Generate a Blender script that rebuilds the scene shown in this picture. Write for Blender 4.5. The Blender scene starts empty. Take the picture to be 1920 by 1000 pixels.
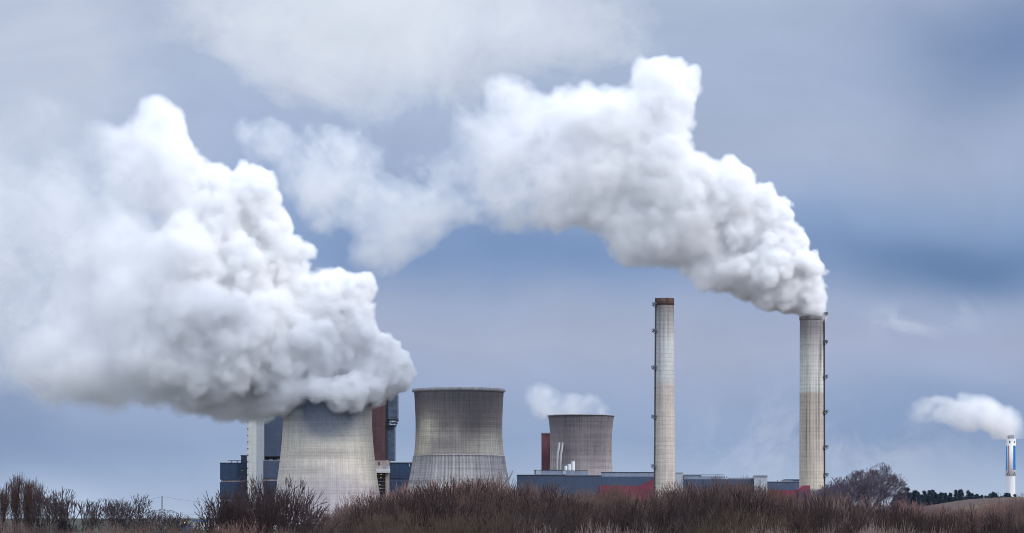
import bpy, math, random
import numpy as np
from mathutils import Vector

SC = bpy.context.scene
COL = SC.collection
R = math.radians

# ------------------------------------------------------------------ camera
K = 0.0002           # metres per photograph pixel per metre of distance
HZ = 970             # photograph row of the horizon
CZ = 6.0             # eye height


def W(px, py, Y):
    return ((px - 960) * K * Y, Y, CZ + (HZ - py) * K * Y)


cam = bpy.data.cameras.new('camera')
camo = bpy.data.objects.new('camera', cam)
COL.objects.link(camo)
camo.location = (0, 0, CZ)
camo.rotation_euler = (R(90), 0, 0)
cam.sensor_width = 36
cam.lens = 36 / (1920 * K)
cam.shift_y = (HZ - 500) / 1920
cam.clip_start = 1
cam.clip_end = 60000
SC.camera = camo

# ------------------------------------------------------------------ light
SUN_EL, SUN_AZ = R(42), R(124)      # azimuth clockwise from straight ahead
SC.view_settings.view_transform = 'Standard'
SC.view_settings.look = 'None'
SC.view_settings.exposure = 0
SC.view_settings.gamma = 1
sd = bpy.data.lights.new('sun', 'SUN')
sd.energy = 2.0
sd.angle = R(10)
sd.color = (1, .975, .94)
so = bpy.data.objects.new('sun', sd)
COL.objects.link(so)
sv = Vector((math.sin(SUN_AZ) * math.cos(SUN_EL), math.cos(SUN_AZ) * math.cos(SUN_EL), math.sin(SUN_EL)))
so.rotation_euler = sv.to_track_quat('Z', 'Y').to_euler()
SC.cycles.use_denoising = True
SC.cycles.filter_width = .9
SC.cycles.max_bounces = 22
SC.cycles.diffuse_bounces = 3
SC.cycles.volume_bounces = 18
SC.cycles.transparent_max_bounces = 48


def lin(c):
    """sRGB 0-255 to linear"""
    return tuple(((v / 255) / 12.92 if v / 255 <= .04045 else ((v / 255 + .055) / 1.055) ** 2.4) for v in c)


class NT:
    """small helper for writing node trees"""
    def __init__(s, nt):
        s.nt = nt; s.n = nt.nodes; s.l = nt.links.new

    def put(s, sock, v):
        if hasattr(v, 'is_output') or isinstance(v, bpy.types.NodeSocket):
            s.l(v, sock)
        elif isinstance(v, (tuple, list)) and sock.type == 'RGBA':
            sock.default_value = (*v[:3], 1)
        else:
            sock.default_value = v

    def m(s, op, a, b=None, c=None, clamp=False):
        n = s.n.new('ShaderNodeMath'); n.operation = op; n.use_clamp = clamp
        s.put(n.inputs[0], a)
        if b is not None: s.put(n.inputs[1], b)
        if c is not None: s.put(n.inputs[2], c)
        return n.outputs[0]

    def mix(s, f, a, b, mode='MIX'):
        n = s.n.new('ShaderNodeMix'); n.data_type = 'RGBA'; n.blend_type = mode
        s.put(n.inputs[0], f); s.put(n.inputs[6], a); s.put(n.inputs[7], b)
        return n.outputs[2]

    def noise(s, vec, scale, detail=3, rough=.55, dist=0., col=False):
        n = s.n.new('ShaderNodeTexNoise')
        if vec is not None: s.l(vec, n.inputs['Vector'])
        n.inputs['Scale'].default_value = scale; n.inputs['Detail'].default_value = detail
        n.inputs['Roughness'].default_value = rough; n.inputs['Distortion'].default_value = dist
        return n.outputs[1 if col else 0]

    def xyz(s, a, b, c=0.):
        n = s.n.new('ShaderNodeCombineXYZ')
        for i, v in enumerate((a, b, c)): s.put(n.inputs[i], v)
        return n.outputs[0]

    def sep(s, v):
        n = s.n.new('ShaderNodeSeparateXYZ'); s.l(v, n.inputs[0]); return n.outputs

    def ramp(s, f, stops, interp='LINEAR'):
        n = s.n.new('ShaderNodeValToRGB'); s.put(n.inputs[0], f); cr = n.color_ramp; cr.interpolation = interp
        while len(cr.elements) < len(stops): cr.elements.new(.5)
        for e, (p, c) in zip(cr.elements, stops):
            e.position = p; e.color = (*c, 1) if isinstance(c, (tuple, list)) else (c, c, c, 1)
        return n.outputs[0]

    def gauss(s, x, y, cx, cy, sx, sy):
        a = s.m('MULTIPLY', s.m('SUBTRACT', x, cx), 1 / sx)
        b = s.m('MULTIPLY', s.m('SUBTRACT', y, cy), 1 / sy)
        q = s.m('ADD', s.m('MULTIPLY', a, a), s.m('MULTIPLY', b, b))
        return s.m('POWER', 2.71828, s.m('MULTIPLY', q, -1.))


# world: a Nishita sky under layers of stratus, laid out by direction
world = bpy.data.worlds.new('World'); SC.world = world; world.use_nodes = True
wt = NT(world.node_tree)
bg = wt.n['Background']
sky = wt.n.new('ShaderNodeTexSky'); sky.sky_type = 'NISHITA'; sky.sun_disc = False
sky.sun_elevation = SUN_EL; sky.sun_rotation = SUN_AZ
tc = wt.n.new('ShaderNodeTexCoord')
dx, dy, dz = wt.sep(tc.outputs['Generated'])
ady = wt.m('MAXIMUM', wt.m('ABSOLUTE', dy), .04)
U = wt.m('MULTIPLY', wt.m('DIVIDE', dx, ady), 1 / (K * 1000))     # thousands of photo pixels right of the view axis
V = wt.m('MULTIPLY', wt.m('DIVIDE', dz, ady), 1 / (K * 1000))     # ... above the horizon
base = wt.xyz(U, V)
w1 = wt.sep(wt.noise(base, 2.2, 2, .5, 0, True))
strat = wt.xyz(wt.m('MULTIPLY', U, .5), wt.m('MULTIPLY', V, 2.2))
w2 = wt.noise(strat, 1.6, 3, .5)
Uw = wt.m('ADD', U, wt.m('MULTIPLY', wt.m('SUBTRACT', w1[0], .5), .5))
Vw = wt.m('ADD', V, wt.m('MULTIPLY', wt.m('SUBTRACT', w1[1], .5), .16))
Vb = wt.m('ADD', Vw, wt.m('MULTIPLY', wt.m('SUBTRACT', w2, .5), .12))
# vertical run of stratus bands
g = wt.ramp(wt.m('DIVIDE', Vb, 1.2), [
    (0.0, lin((176, 193, 220))), (.06, lin((158, 178, 211))), (.12, lin((140, 162, 201))), (.19, lin((146, 165, 203))),
    (.27, lin((162, 173, 205))), (.33, lin((152, 168, 203))), (.40, lin((128, 153, 197))), (.47, lin((138, 161, 201))),
    (.55, lin((156, 173, 207))), (.70, lin((160, 176, 208))), (.82, lin((170, 184, 212))), (1.0, lin((178, 192, 218)))])


def over(colr, cx, cy, sx, sy, k, warp=True, gn=None):
    global g
    f = wt.gauss(Uw if warp else U, Vw if warp else V, (cx - 960) / 1000, (HZ - cy) / 1000, sx / 1000, sy / 1000)
    f = wt.m('MULTIPLY', f, k, clamp=True)
    if gn is not None: f = wt.m('MULTIPLY', f, gn, clamp=True)
    g = wt.mix(f, g, lin(colr))


over((92, 122, 168), 1800, 500, 330, 60, .9)
over((110, 138, 186), 1000, 470, 330, 60, .8)
over((118, 144, 190), 700, 470, 120, 90, .6)
over((168, 178, 205), 1500, 270, 420, 90, .55)
over((104, 128, 172), 1920, 60, 260, 130, .85)
over((160, 170, 200), 1150, 620, 420, 50, .55)
over((150, 162, 197), 1700, 640, 200, 45, .6)
over((118, 145, 190), 1800, 800, 300, 70, .6)
over((104, 130, 176), 10, 790, 150, 80, .8)
over((124, 148, 192), 120, 860, 260, 60, .5)
over((150, 170, 208), 400, 260, 160, 160, .6)
# ragged grey-white clouds and drifting wisps
fine = wt.noise(wt.xyz(Uw, wt.m('MULTIPLY', Vw, 1.3)), 3.4, 9, .56, .3)
rag = wt.ramp(fine, [(.34, 0.), (.60, 1.)], 'EASE')
rag2 = wt.ramp(wt.noise(wt.xyz(U, V), 7., 10, .6, .5), [(.42, 0.), (.66, 1.)], 'EASE')
ONE = wt.m('ADD', wt.m('MULTIPLY', rag, .55), .5)
over((190, 200, 223), 90, 120, 190, 260, 1.2, True, ONE)
over((180, 192, 218), 60, 430, 220, 260, 1.0, True, ONE)
over((186, 196, 221), 720, 90, 380, 120, .8, True, ONE)
cn1 = wt.noise(wt.xyz(Uw, Vw), 3.2, 10, .6, .25)
cn2 = wt.noise(wt.xyz(U, V), 9., 8, .62)
cm = wt.m('ADD', wt.m('ADD', wt.m('MULTIPLY', cn1, .75), wt.m('MULTIPLY', cn2, .22)), wt.m('MULTIPLY', wt.gauss(Uw, Vw, -.24, .94, .44, .17), .5))
g = wt.mix(wt.ramp(cm, [(.66, 0.), (.76, .42), (.9, .8), (1., .95)]), g, lin((219, 227, 242)))
cm = wt.m('ADD', wt.m('MULTIPLY', cn2, .7), wt.m('MULTIPLY', wt.gauss(Uw, Vw, .14, .93, .14, .12), .35))
g = wt.mix(wt.ramp(cm, [(.5, 0.), (.8, .6)]), g, lin((204, 213, 233)))
cm = wt.m('ADD', wt.m('MULTIPLY', cn1, .6), wt.m('MULTIPLY', wt.gauss(Uw, Vw, -.86, .85, .16, .22), .4))
g = wt.mix(wt.ramp(cm, [(.5, 0.), (.75, .6)]), g, lin((194, 204, 227)))
over((192, 202, 226), 1700, 605, 60, 26, .9, False, rag2)
over((176, 190, 218), 1770, 590, 90, 30, .6, False, rag2)
over((178, 190, 219), 1560, 850, 200, 60, .9, False, rag2)
over((172, 187, 217), 1420, 780, 90, 70, .6, False, rag2)
over((176, 190, 218), 1330, 880, 90, 40, .6, False, rag2)
over((170, 184, 214), 60, 700, 120, 60, .5, False, rag2)
mott = wt.m('MULTIPLY', wt.m('SUBTRACT', wt.noise(wt.xyz(wt.m('MULTIPLY', Uw, .9), wt.m('MULTIPLY', Vw, 1.6)), 3.2, 8, .6), .5), .30)
g = wt.mix(1., g, wt.xyz(wt.m('ADD', mott, 1.), wt.m('ADD', mott, 1.), wt.m('ADD', mott, 1.)), 'MULTIPLY')
# out of the telephoto view the overcast goes on, brighter overhead
far_f = wt.m('MULTIPLY', wt.m('SUBTRACT', wt.m('MAXIMUM', wt.m('ABSOLUTE', U), V), 1.2), .7, clamp=True)
dome = wt.ramp(dz, [(0., (.92, 1.04, 1.32)), (.35, (.95, 1.08, 1.34)), (1., (1.08, 1.2, 1.46))])
behind = wt.m('GREATER_THAN', dy, 0.)
far_f = wt.m('MAXIMUM', far_f, wt.m('SUBTRACT', 1., behind))
g = wt.mix(far_f, g, dome)
ten = wt.mix(1., g, (10.6, 10.5, 10.15), 'MULTIPLY')
fin = wt.mix(.93, sky.outputs[0], ten)
wt.l(fin, bg.inputs[0]); bg.inputs[1].default_value = .1

# ------------------------------------------------------------------ object helpers


def tag(o, label=None, cat=None, group=None, kind=None):
    if label: o['label'] = label
    if cat: o['category'] = cat
    if group: o['group'] = group
    if kind: o['kind'] = kind
    return o


def empty(name, loc, label, cat, group=None):
    o = bpy.data.objects.new(name, None); COL.objects.link(o); o.location = loc
    o.empty_display_size = 1
    return tag(o, label, cat, group)


class MB:
    """collects shapes (world coordinates) and links them as ONE mesh object"""
    def __init__(s):
        s.v = []; s.f = []; s.uv = {}; s.smooth = []

    def box(s, x0, x1, y0, y1, z0, z1):
        i = len(s.v)
        s.v += [(x0, y0, z0), (x1, y0, z0), (x1, y1, z0), (x0, y1, z0), (x0, y0, z1), (x1, y0, z1), (x1, y1, z1), (x0, y1, z1)]
        for f in ((0, 3, 2, 1), (4, 5, 6, 7), (0, 1, 5, 4), (1, 2, 6, 5), (2, 3, 7, 6), (3, 0, 4, 7)):
            s.f.append([i + k for k in f]); s.smooth.append(False)
        return s

    def pbox(s, px0, px1, py0, py1, Y, d, z0=None):
        """box whose near face covers photo pixels px0..px1 x py0..py1 at distance Y"""
        a = W(px0, py1, Y); b = W(px1, py0, Y)
        return s.box(a[0], b[0], Y, Y + d, a[2] if z0 is None else z0, b[2])

    def tube(s, pts, r, n=6, cap=False):
        r = r if isinstance(r, (list, tuple)) else [r] * len(pts)
        P = [Vector(p) for p in pts]; base = len(s.v)
        for k, p in enumerate(P):
            d = (P[min(k + 1, len(P) - 1)] - P[max(k - 1, 0)]).normalized()
            a = d.orthogonal().normalized() if abs(d.z) > .9 else d.cross(Vector((0, 0, 1))).normalized()
            if k and a.dot(pa) < 0: a = -a
            pa = a; b = d.cross(a)
            for j in range(n):
                t = 2 * math.pi * j / n
                s.v.append(tuple(p + (a * math.cos(t) + b * math.sin(t)) * r[k]))
        for k in range(len(P) - 1):
            for j in range(n):
                q = (j + 1) % n
                s.f.append([base + k * n + j, base + k * n + q, base + (k + 1) * n + q, base + (k + 1) * n + j]); s.smooth.append(n > 4)
        if cap:
            s.f.append([base + j for j in range(n)][::-1]); s.smooth.append(False)
            s.f.append([base + (len(P) - 1) * n + j for j in range(n)]); s.smooth.append(False)
        return s

    def lathe(s, cx, cy, prof, n=96, rib=0., ribn=0, closed=False, uvR=None):
        """prof: (radius, z) points; adds a surface of revolution with uv (arc length, z)"""
        base = len(s.v); m = len(prof)
        for k, (r, z) in enumerate(prof):
            for j in range(n):
                t = 2 * math.pi * j / n
                rr = r + (rib if (j // 2) % 2 else 0.)
                s.v.append((cx + rr * math.sin(t), cy - rr * math.cos(t), z))
        R0 = uvR or max(r for r, z in prof)
        for k in range(m - 1 + (1 if closed else 0)):
            k2 = (k + 1) % m
            for j in range(n):
                q = (j + 1) % n
                f = len(s.f)
                s.f.append([base + k * n + j, base + k * n + q, base + k2 * n + q, base + k2 * n + j]); s.smooth.append(rib == 0.)
                t0 = ((j / n + .5) % 1 - .5); t1 = t0 + 1 / n
                u0 = t0 * 2 * math.pi * R0; u1 = t1 * 2 * math.pi * R0
                s.uv[f] = ((u0, prof[k][1]), (u1, prof[k][1]), (u1, prof[k2][1]), (u0, prof[k2][1]))
        return s

    def build(s, name, mat, parent=None, origin=None):
        me = bpy.data.meshes.new(name)
        V = np.array(s.v, float)
        if parent is not None:
            org = np.array(parent_origin(parent))
        else:
            org = np.array(origin if origin is not None else (V[:, 0].mean(), V[:, 1].mean(), V[:, 2].min()))
        me.from_pydata((V - org).tolist(), [], s.f)
        if s.uv:
            ul = me.uv_layers.new(name='UVMap'); li = 0
            d = np.zeros(len(me.loops) * 2, np.float32)
            for fi, f in enumerate(s.f):
                u = s.uv.get(fi)
                for k in range(len(f)):
                    if u: d[2 * li], d[2 * li + 1] = u[k]
                    li += 1
            ul.data.foreach_set('uv', d)
        me.polygons.foreach_set('use_smooth', s.smooth)
        me.materials.append(mat); me.update()
        o = bpy.data.objects.new(name, me); COL.objects.link(o)
        if parent is not None: o.parent = parent
        else: o.location = org
        return o


def parent_origin(p):
    v = Vector((0, 0, 0))
    while p is not None:
        v += p.location; p = p.parent
    return tuple(v)


# ------------------------------------------------------------------ materials


def newmat(name, rough=.85, spec=.3):
    m = bpy.data.materials.new(name); m.use_nodes = True
    t = NT(m.node_tree); b = t.n['Principled BSDF']
    b.inputs['Roughness'].default_value = rough
    b.inputs['Specular IOR Level'].default_value = spec
    return m, t, b


def plain(name, c, rough=.8, var=.12, scale=.15, metal=0., streak=True, c2=None):
    m, t, b = newmat(name, rough)
    g = t.n.new('ShaderNodeNewGeometry'); p = t.sep(g.outputs['Position'])
    v = t.xyz(p[0], p[1], t.m('MULTIPLY', p[2], .25 if streak else 1.))
    n = t.noise(v, scale, 5, .6)
    n2 = t.noise(g.outputs['Position'], scale * 6, 3, .6)
    f = t.m('ADD', t.m('MULTIPLY', n, .7), t.m('MULTIPLY', n2, .3))
    lo = tuple(x * (1 - 2 * var) for x in c); hi = tuple(min(1, x * (1 + 2 * var)) for x in c)
    if c2: lo = c2
    t.l(t.ramp(f, [(.3, lo), (.7, hi)]), b.inputs['Base Color'])
    b.inputs['Metallic'].default_value = metal
    return m


def cladding(name, c, pw=3., ph=1.2, var=.12, seam=.82, rough=.55):
    """trapezoidal sheet or panel cladding with seams"""
    m, t, b = newmat(name, rough)
    g = t.n.new('ShaderNodeNewGeometry'); p = t.sep(g.outputs['Position'])
    xx = t.m('ADD', p[0], p[1])
    fu = t.m('FRACT', t.m('DIVIDE', xx, pw)); fv = t.m('FRACT', t.m('DIVIDE', p[2], ph))
    cell = t.xyz(t.m('FLOOR', t.m('DIVIDE', xx, pw)), t.m('FLOOR', t.m('DIVIDE', p[2], ph)))
    wn = t.n.new('ShaderNodeTexWhiteNoise'); wn.noise_dimensions = '3D'; t.l(cell, wn.inputs['Vector'])
    n = t.noise(t.xyz(p[0], p[1], t.m('MULTIPLY', p[2], .2)), .12, 5, .6)
    k = t.m('ADD', t.m('ADD', t.m('MULTIPLY', n, var * 3), t.m('MULTIPLY', wn.outputs[0], var)), 1 - var * 2)
    s = t.m('MAXIMUM', t.m('LESS_THAN', fu, .07), t.m('LESS_THAN', fv, .08))
    k = t.m('MULTIPLY', k, t.m('SUBTRACT', 1., t.m('MULTIPLY', s, 1 - seam)))
    t.l(t.mix(1., c, t.xyz(k, k, k), 'MULTIPLY'), b.inputs['Base Color'])
    return m


def concrete(name, stops, z0, z1, du, dv, lk, stains=(), streak=.35, light=(), seed=0., lu=.16, lv=.16, nw=.5):
    """cast concrete shell: colour by height, formwork lines, streaks; uv = (arc metres, height)"""
    m, t, b = newmat(name, .9, .15)
    uv = t.n.new('ShaderNodeUVMap'); uv.uv_map = 'UVMap'
    u, v, _ = t.sep(uv.outputs[0])
    h = t.m('DIVIDE', t.m('SUBTRACT', v, z0), z1 - z0)
    uvs = t.xyz(u, v, seed)
    big = t.noise(uvs, .05, 5, .6)
    hw = t.m('ADD', h, t.m('MULTIPLY', t.m('SUBTRACT', big, .5), nw * .35))
    col = t.ramp(hw, stops)
    st = t.noise(t.xyz(t.m('MULTIPLY', u, 1.), t.m('MULTIPLY', v, .035), seed), .7, 5, .65)
    k = t.m('ADD', t.m('MULTIPLY', t.m('SUBTRACT', st, .5), streak * 3), 1.)
    rows = t.noise(t.xyz(t.m('MULTIPLY', u, .03), v, seed + 4), .5, 4, .6)
    k = t.m('ADD', k, t.m('MULTIPLY', t.m('SUBTRACT', rows, .5), streak * 2.))
    patch = t.noise(uvs, .35, 6, .7)
    k = t.m('ADD', k, t.m('MULTIPLY', t.m('SUBTRACT', patch, .5), .5))
    for (su, sv_, ru, rv, c, a) in list(stains) + list(light):
        wu = t.m('ADD', u, t.m('MULTIPLY', t.m('SUBTRACT', big, .5), ru))
        f = t.m('MULTIPLY', t.gauss(wu, v, su, sv_, ru, rv), a, clamp=True)
        f = t.m('MULTIPLY', f, t.m('ADD', t.m('MULTIPLY', st, .9), .5), clamp=True)
        col = t.mix(f, col, c)
    fu = t.m('FRACT', t.m('DIVIDE', u, du)); fv = t.m('FRACT', t.m('DIVIDE', v, dv))
    ln = t.m('ADD', t.m('LESS_THAN', fu, lu), t.m('LESS_THAN', fv, lv))
    k = t.m('MULTIPLY', k, t.m('SUBTRACT', 1., t.m('MULTIPLY', ln, lk)))
    k = t.m('MAXIMUM', k, .2)
    t.l(t.mix(1., col, t.xyz(k, k, k), 'MULTIPLY'), b.inputs['Base Color'])
    bp = t.n.new('ShaderNodeBump'); bp.inputs['Strength'].default_value = .4; bp.inputs['Distance'].default_value = .3
    t.l(k, bp.inputs['Height']); t.l(bp.outputs[0], b.inputs['Normal'])
    return m


def bark(name, c, c2):
    m, t, b = newmat(name, .9, .1)
    oi = t.n.new('ShaderNodeObjectInfo')
    g = t.n.new('ShaderNodeNewGeometry')
    n = t.noise(g.outputs['Position'], 1.2, 3, .6)
    at = t.n.new('ShaderNodeAttribute'); at.attribute_name = 'tip'
    n = t.m('MULTIPLY', t.m('ADD', t.m('MULTIPLY', at.outputs['Fac'], .85), .1), t.m('ADD', t.m('MULTIPLY', n, 1.2), .3), clamp=True)
    col = t.mix(n, c, c2)
    t.l(t.mix(1., col, oi.outputs['Color'], 'MULTIPLY'), b.inputs['Base Color'])
    return m


M_bark = bark('bark', (.055, .045, .045), (.16, .13, .13))
M_twig = bark('twig', (.03, .026, .028), (.205, .158, .155))
M_needle = bark('needle', (.035, .05, .05), (.06, .08, .075))
M_navy = cladding('navy cladding', (.035, .062, .125), 6, 2.6, .14, .75)
M_navy2 = cladding('slate blue cladding', (.075, .10, .165), 7, 3.2, .12, .85)
M_hall = cladding('hall cladding', (.060, .085, .145), 5, 40, .06, .85)
M_roofduct = cladding('grey duct sheet', (.23, .27, .36), 4.2, 9, .12, .7)
M_white = cladding('white cladding', (.62, .64, .64), 9, 7, .05, .9)
M_white2 = cladding('pale grey cladding', (.40, .44, .50), 6, 3, .05, .9)
M_brown = cladding('red brown cladding', (.10, .052, .062), 4.5, 3.0, .22, .75)
M_steelblue = cladding('weathered blue cladding', (.075, .105, .16), 3.5, 2.4, .35, .6)
M_pink = cladding('magenta cladding', (.20, .040, .075), 6, 30, .08, .9)
M_beige = plain('stained beige panels', (.36, .30, .29), .8, .25, .3)
M_dark = plain('dark steel', (.045, .05, .065), .6, .2, .4)
M_plat = plain('weathered platform steel', (.12, .13, .16), .7, .2, .5)
M_steel = plain('galvanised steel', (.20, .22, .26), .5, .15, .5)
M_rust = plain('rusty cap', (.085, .05, .045), .9, .3, .4)
M_strip = plain('concrete strip', (.33, .29, .31), .8, .2, .5)
M_wht = plain('white paint', (.75, .76, .78), .6, .05, .3)
M_pipe = plain('dull pipe paint', (.36, .36, .37), .7, .12, .3)
M_glass = plain('dark glass', (.03, .04, .06), .2, .2, .3)
M_blue = plain('blue sheet', (.05, .12, .27), .5, .15, .4)
M_skyblue = plain('light blue paint', (.03, .30, .66), .6, .06, .4)
M_midblue = plain('blue paint', (.008, .16, .47), .6, .06, .4)
M_rose = plain('faded red paint', (.42, .16, .20), .7, .1, .4)


def lampmat():
    m, t, b = newmat('lamp glow'); b.inputs['Emission Color'].default_value = (1, .55, .08, 1)
    b.inputs['Emission Strength'].default_value = 1.2; b.inputs['Base Color'].default_value = (1, .6, .1, 1)
    return m


M_lamp = lampmat()

# ------------------------------------------------------------------ ground


def sst(a, b, x):
    t = min(1, max(0, (x - a) / (b - a))); return t * t * (3 - 2 * t)


def ground_z(x, y):
    p = x / (K * max(y, 1)) + 960
    h = 0.
    if 300 < y < 1900:
        crest = 8.6 * sst(1560, 1690, p) + 3.6 * sst(1690, 1860, p)
        h = crest * math.exp(-((y - 820) / (240 if y < 820 else 320)) ** 2)
        h += .35 * math.sin(x * .09 + y * .021) * sst(300, 500, y) * (1 - sst(1500, 1900, y)) * sst(1500, 1700, p)
    return h


def build_ground():
    ys = [-3000, -600, -100, 0, 30] + list(range(60, 300, 30)) + list(range(300, 1500, 20)) + list(range(1500, 2600, 60)) + [2800, 3500, 4500, 6500, 9000, 13000]
    us = [-4.6, -4, -3.5, -2] + [-1.5 + i * .04 for i in range(88)] + [2.2, 3, 4.6]
    v = []; f = []
    for y in ys:
        for u in us:
            x = u * K * 1000 * max(abs(y), 400)
            v.append((x, y, ground_z(x, y) if y > 0 else 0.))
    n = len(us)
    for j in range(len(ys) - 1):
        for i in range(n - 1):
            f.append([j * n + i, j * n + i + 1, (j + 1) * n + i + 1, (j + 1) * n + i])
    m, t, b = newmat('heath ground', .95, .1)
    gg = t.n.new('ShaderNodeNewGeometry'); P = gg.outputs['Position']
    n1 = t.noise(P, .02, 6, .6, .3); n2 = t.noise(P, .35, 6, .7)
    c = t.ramp(n1, [(.36, (.16, .135, .085)), (.48, (.19, .145, .105)), (.6, (.15, .115, .11))])
    px_ = t.sep(P)
    c = t.mix(t.m('GREATER_THAN', t.m('SUBTRACT', t.m('DIVIDE', px_[0], t.m('MAXIMUM', px_[1], 1.)), .09), 0.), t.ramp(n1, [(.4, (.065, .075, .06)), (.6, (.10, .10, .09))]), c)
    c = t.mix(t.ramp(n2, [(.35, 0.), (.7, 1.)]), t.mix(1., c, (.62, .58, .6), 'MULTIPLY'), c)
    t.l(c, b.inputs['Base Color'])
    bp = t.n.new('ShaderNodeBump'); bp.inputs['Strength'].default_value = 1; bp.inputs['Distance'].default_value = 1.5
    t.l(n2, bp.inputs['Height']); t.l(bp.outputs[0], b.inputs['Normal'])
    mb = MB(); mb.v = v; mb.f = f; mb.smooth = [True] * len(f)
    o = mb.build('ground', m, origin=(0, 0, 0)); tag(o, kind='structure')


build_ground()

# ------------------------------------------------------------------ cooling towers


def prof_px(pts, Y, cx):
    """[(half width px, row px)] at distance Y -> [(radius, z)], bottom to top, smoothed"""
    ks = sorted([(HZ - py, hw) for hw, py in pts])
    a = np.array(ks, float)
    z = np.linspace(a[0, 0], a[-1, 0], 46)
    # smooth interpolation
    co = np.polyfit(a[:, 0], a[:, 1], min(4, len(a) - 1))
    r = np.polyval(co, z)
    return [(rr * K * Y, CZ + zz * K * Y) for rr, zz in zip(r, z)]


def cooling_tower(cpx, Y, pts, mat, label, rim_mat, rim=(1.2, 1.4), split=None, mat2=None, n=192, th=1.0):
    x = (cpx - 960) * K * Y
    t = empty('cooling_tower', (x, Y, 0), label, 'cooling tower', 'concrete cooling towers')
    pr = prof_px(pts, Y, cpx)
    if pr[0][1] > 4:
        pr = [(pr[0][0] + (pr[0][1] - 4) * .25, 4.)] + pr
    top = pr[-1]
    uvR = pr[len(pr) // 2][0]
    if split:
        zs = CZ + (HZ - split) * K * Y
        low = [p for p in pr if p[1] < zs]; hi = [p for p in pr if p[1] >= zs]
        r_s = (low[-1][0] + hi[0][0]) / 2
        hi = [(r_s, zs)] + hi; low = low + [(r_s, zs - .3)]
        mb = MB(); mb.lathe(x, Y, hi + [(top[0] - th, top[1])] + [(r - th, z) for r, z in pr[::-1]], n=n, uvR=uvR)
        mb.build('shell', mat, t)
        mb = MB(); mb.lathe(x, Y, [(r - .1, z) for r, z in low], n=4 * 84, rib=.75, uvR=uvR)
        mb.lathe(x, Y, [(low[-1][0] + .9, low[-1][1]), (r_s + .5, zs + .2), (r_s - .2, zs + .25)], n=n, uvR=uvR)
        mb.build('ribbed_skirt', mat2, t)
    else:
        mb = MB(); mb.lathe(x, Y, pr + [(top[0] - th, top[1])] + [(r - th, z) for r, z in pr[::-1]], n=n, uvR=uvR)
        mb.build('shell', mat, t)
    mb = MB(); rw, rh = rim
    a, z = top
    mb.lathe(x, Y, [(a + .02, z - rh * .6), (a + rw, z - rh * .35), (a + rw, z + rh * .5), (a - th - .3, z + rh * .5), (a - th - .3, z - .4), (a - th - .05, z - .5)], n=n, uvR=uvR)
    mb.build('rim', rim_mat, t)
    # raking legs below the shell
    mb = MB(); rb, zb = pr[0]
    for k in range(40):
        a0 = 2 * math.pi * k / 40
        for d in (-1, 1):
            a1 = a0 + d * math.pi / 40
            mb.tube([(x + (rb + 1.2) * math.sin(a0), Y - (rb + 1.2) * math.cos(a0), 0), (x + (rb - .5) * math.sin(a1), Y - (rb - .5) * math.cos(a1), zb + .3)], .45, 6)
    mb.build('support_columns', mat, t)
    return t, pr


c_dkt = (.085, .085, .095)
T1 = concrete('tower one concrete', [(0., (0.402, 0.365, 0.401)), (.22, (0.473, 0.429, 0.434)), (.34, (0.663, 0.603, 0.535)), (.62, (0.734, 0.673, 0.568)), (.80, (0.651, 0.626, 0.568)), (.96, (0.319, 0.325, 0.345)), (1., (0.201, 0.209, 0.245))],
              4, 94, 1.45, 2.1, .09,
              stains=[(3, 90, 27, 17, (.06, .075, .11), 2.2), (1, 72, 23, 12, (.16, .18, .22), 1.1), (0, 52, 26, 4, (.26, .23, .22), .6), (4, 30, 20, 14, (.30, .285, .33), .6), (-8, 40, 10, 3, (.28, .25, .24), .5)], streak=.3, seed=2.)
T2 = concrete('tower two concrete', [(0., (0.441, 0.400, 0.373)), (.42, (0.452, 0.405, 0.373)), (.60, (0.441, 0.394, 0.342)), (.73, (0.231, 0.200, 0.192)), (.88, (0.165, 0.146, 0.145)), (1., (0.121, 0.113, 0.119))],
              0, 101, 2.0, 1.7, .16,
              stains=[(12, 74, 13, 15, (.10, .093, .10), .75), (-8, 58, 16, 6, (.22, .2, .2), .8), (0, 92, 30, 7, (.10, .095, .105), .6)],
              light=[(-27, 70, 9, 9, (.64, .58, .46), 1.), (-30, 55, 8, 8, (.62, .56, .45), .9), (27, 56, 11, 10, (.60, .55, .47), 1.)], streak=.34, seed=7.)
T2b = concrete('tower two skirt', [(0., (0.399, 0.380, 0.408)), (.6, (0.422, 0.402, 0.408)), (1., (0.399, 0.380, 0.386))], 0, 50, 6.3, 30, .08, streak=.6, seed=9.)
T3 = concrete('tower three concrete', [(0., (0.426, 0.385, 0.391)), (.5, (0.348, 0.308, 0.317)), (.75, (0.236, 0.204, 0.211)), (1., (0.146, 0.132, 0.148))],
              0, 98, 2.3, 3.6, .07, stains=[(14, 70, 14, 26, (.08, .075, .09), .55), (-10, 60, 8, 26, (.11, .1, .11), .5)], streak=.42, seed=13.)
M_rim = plain('pale rim concrete', (.34, .34, .35), .9, .2, .4)
M_rimd = plain('dark rim concrete', (.17, .16, .165), .9, .25, .4)

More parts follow.
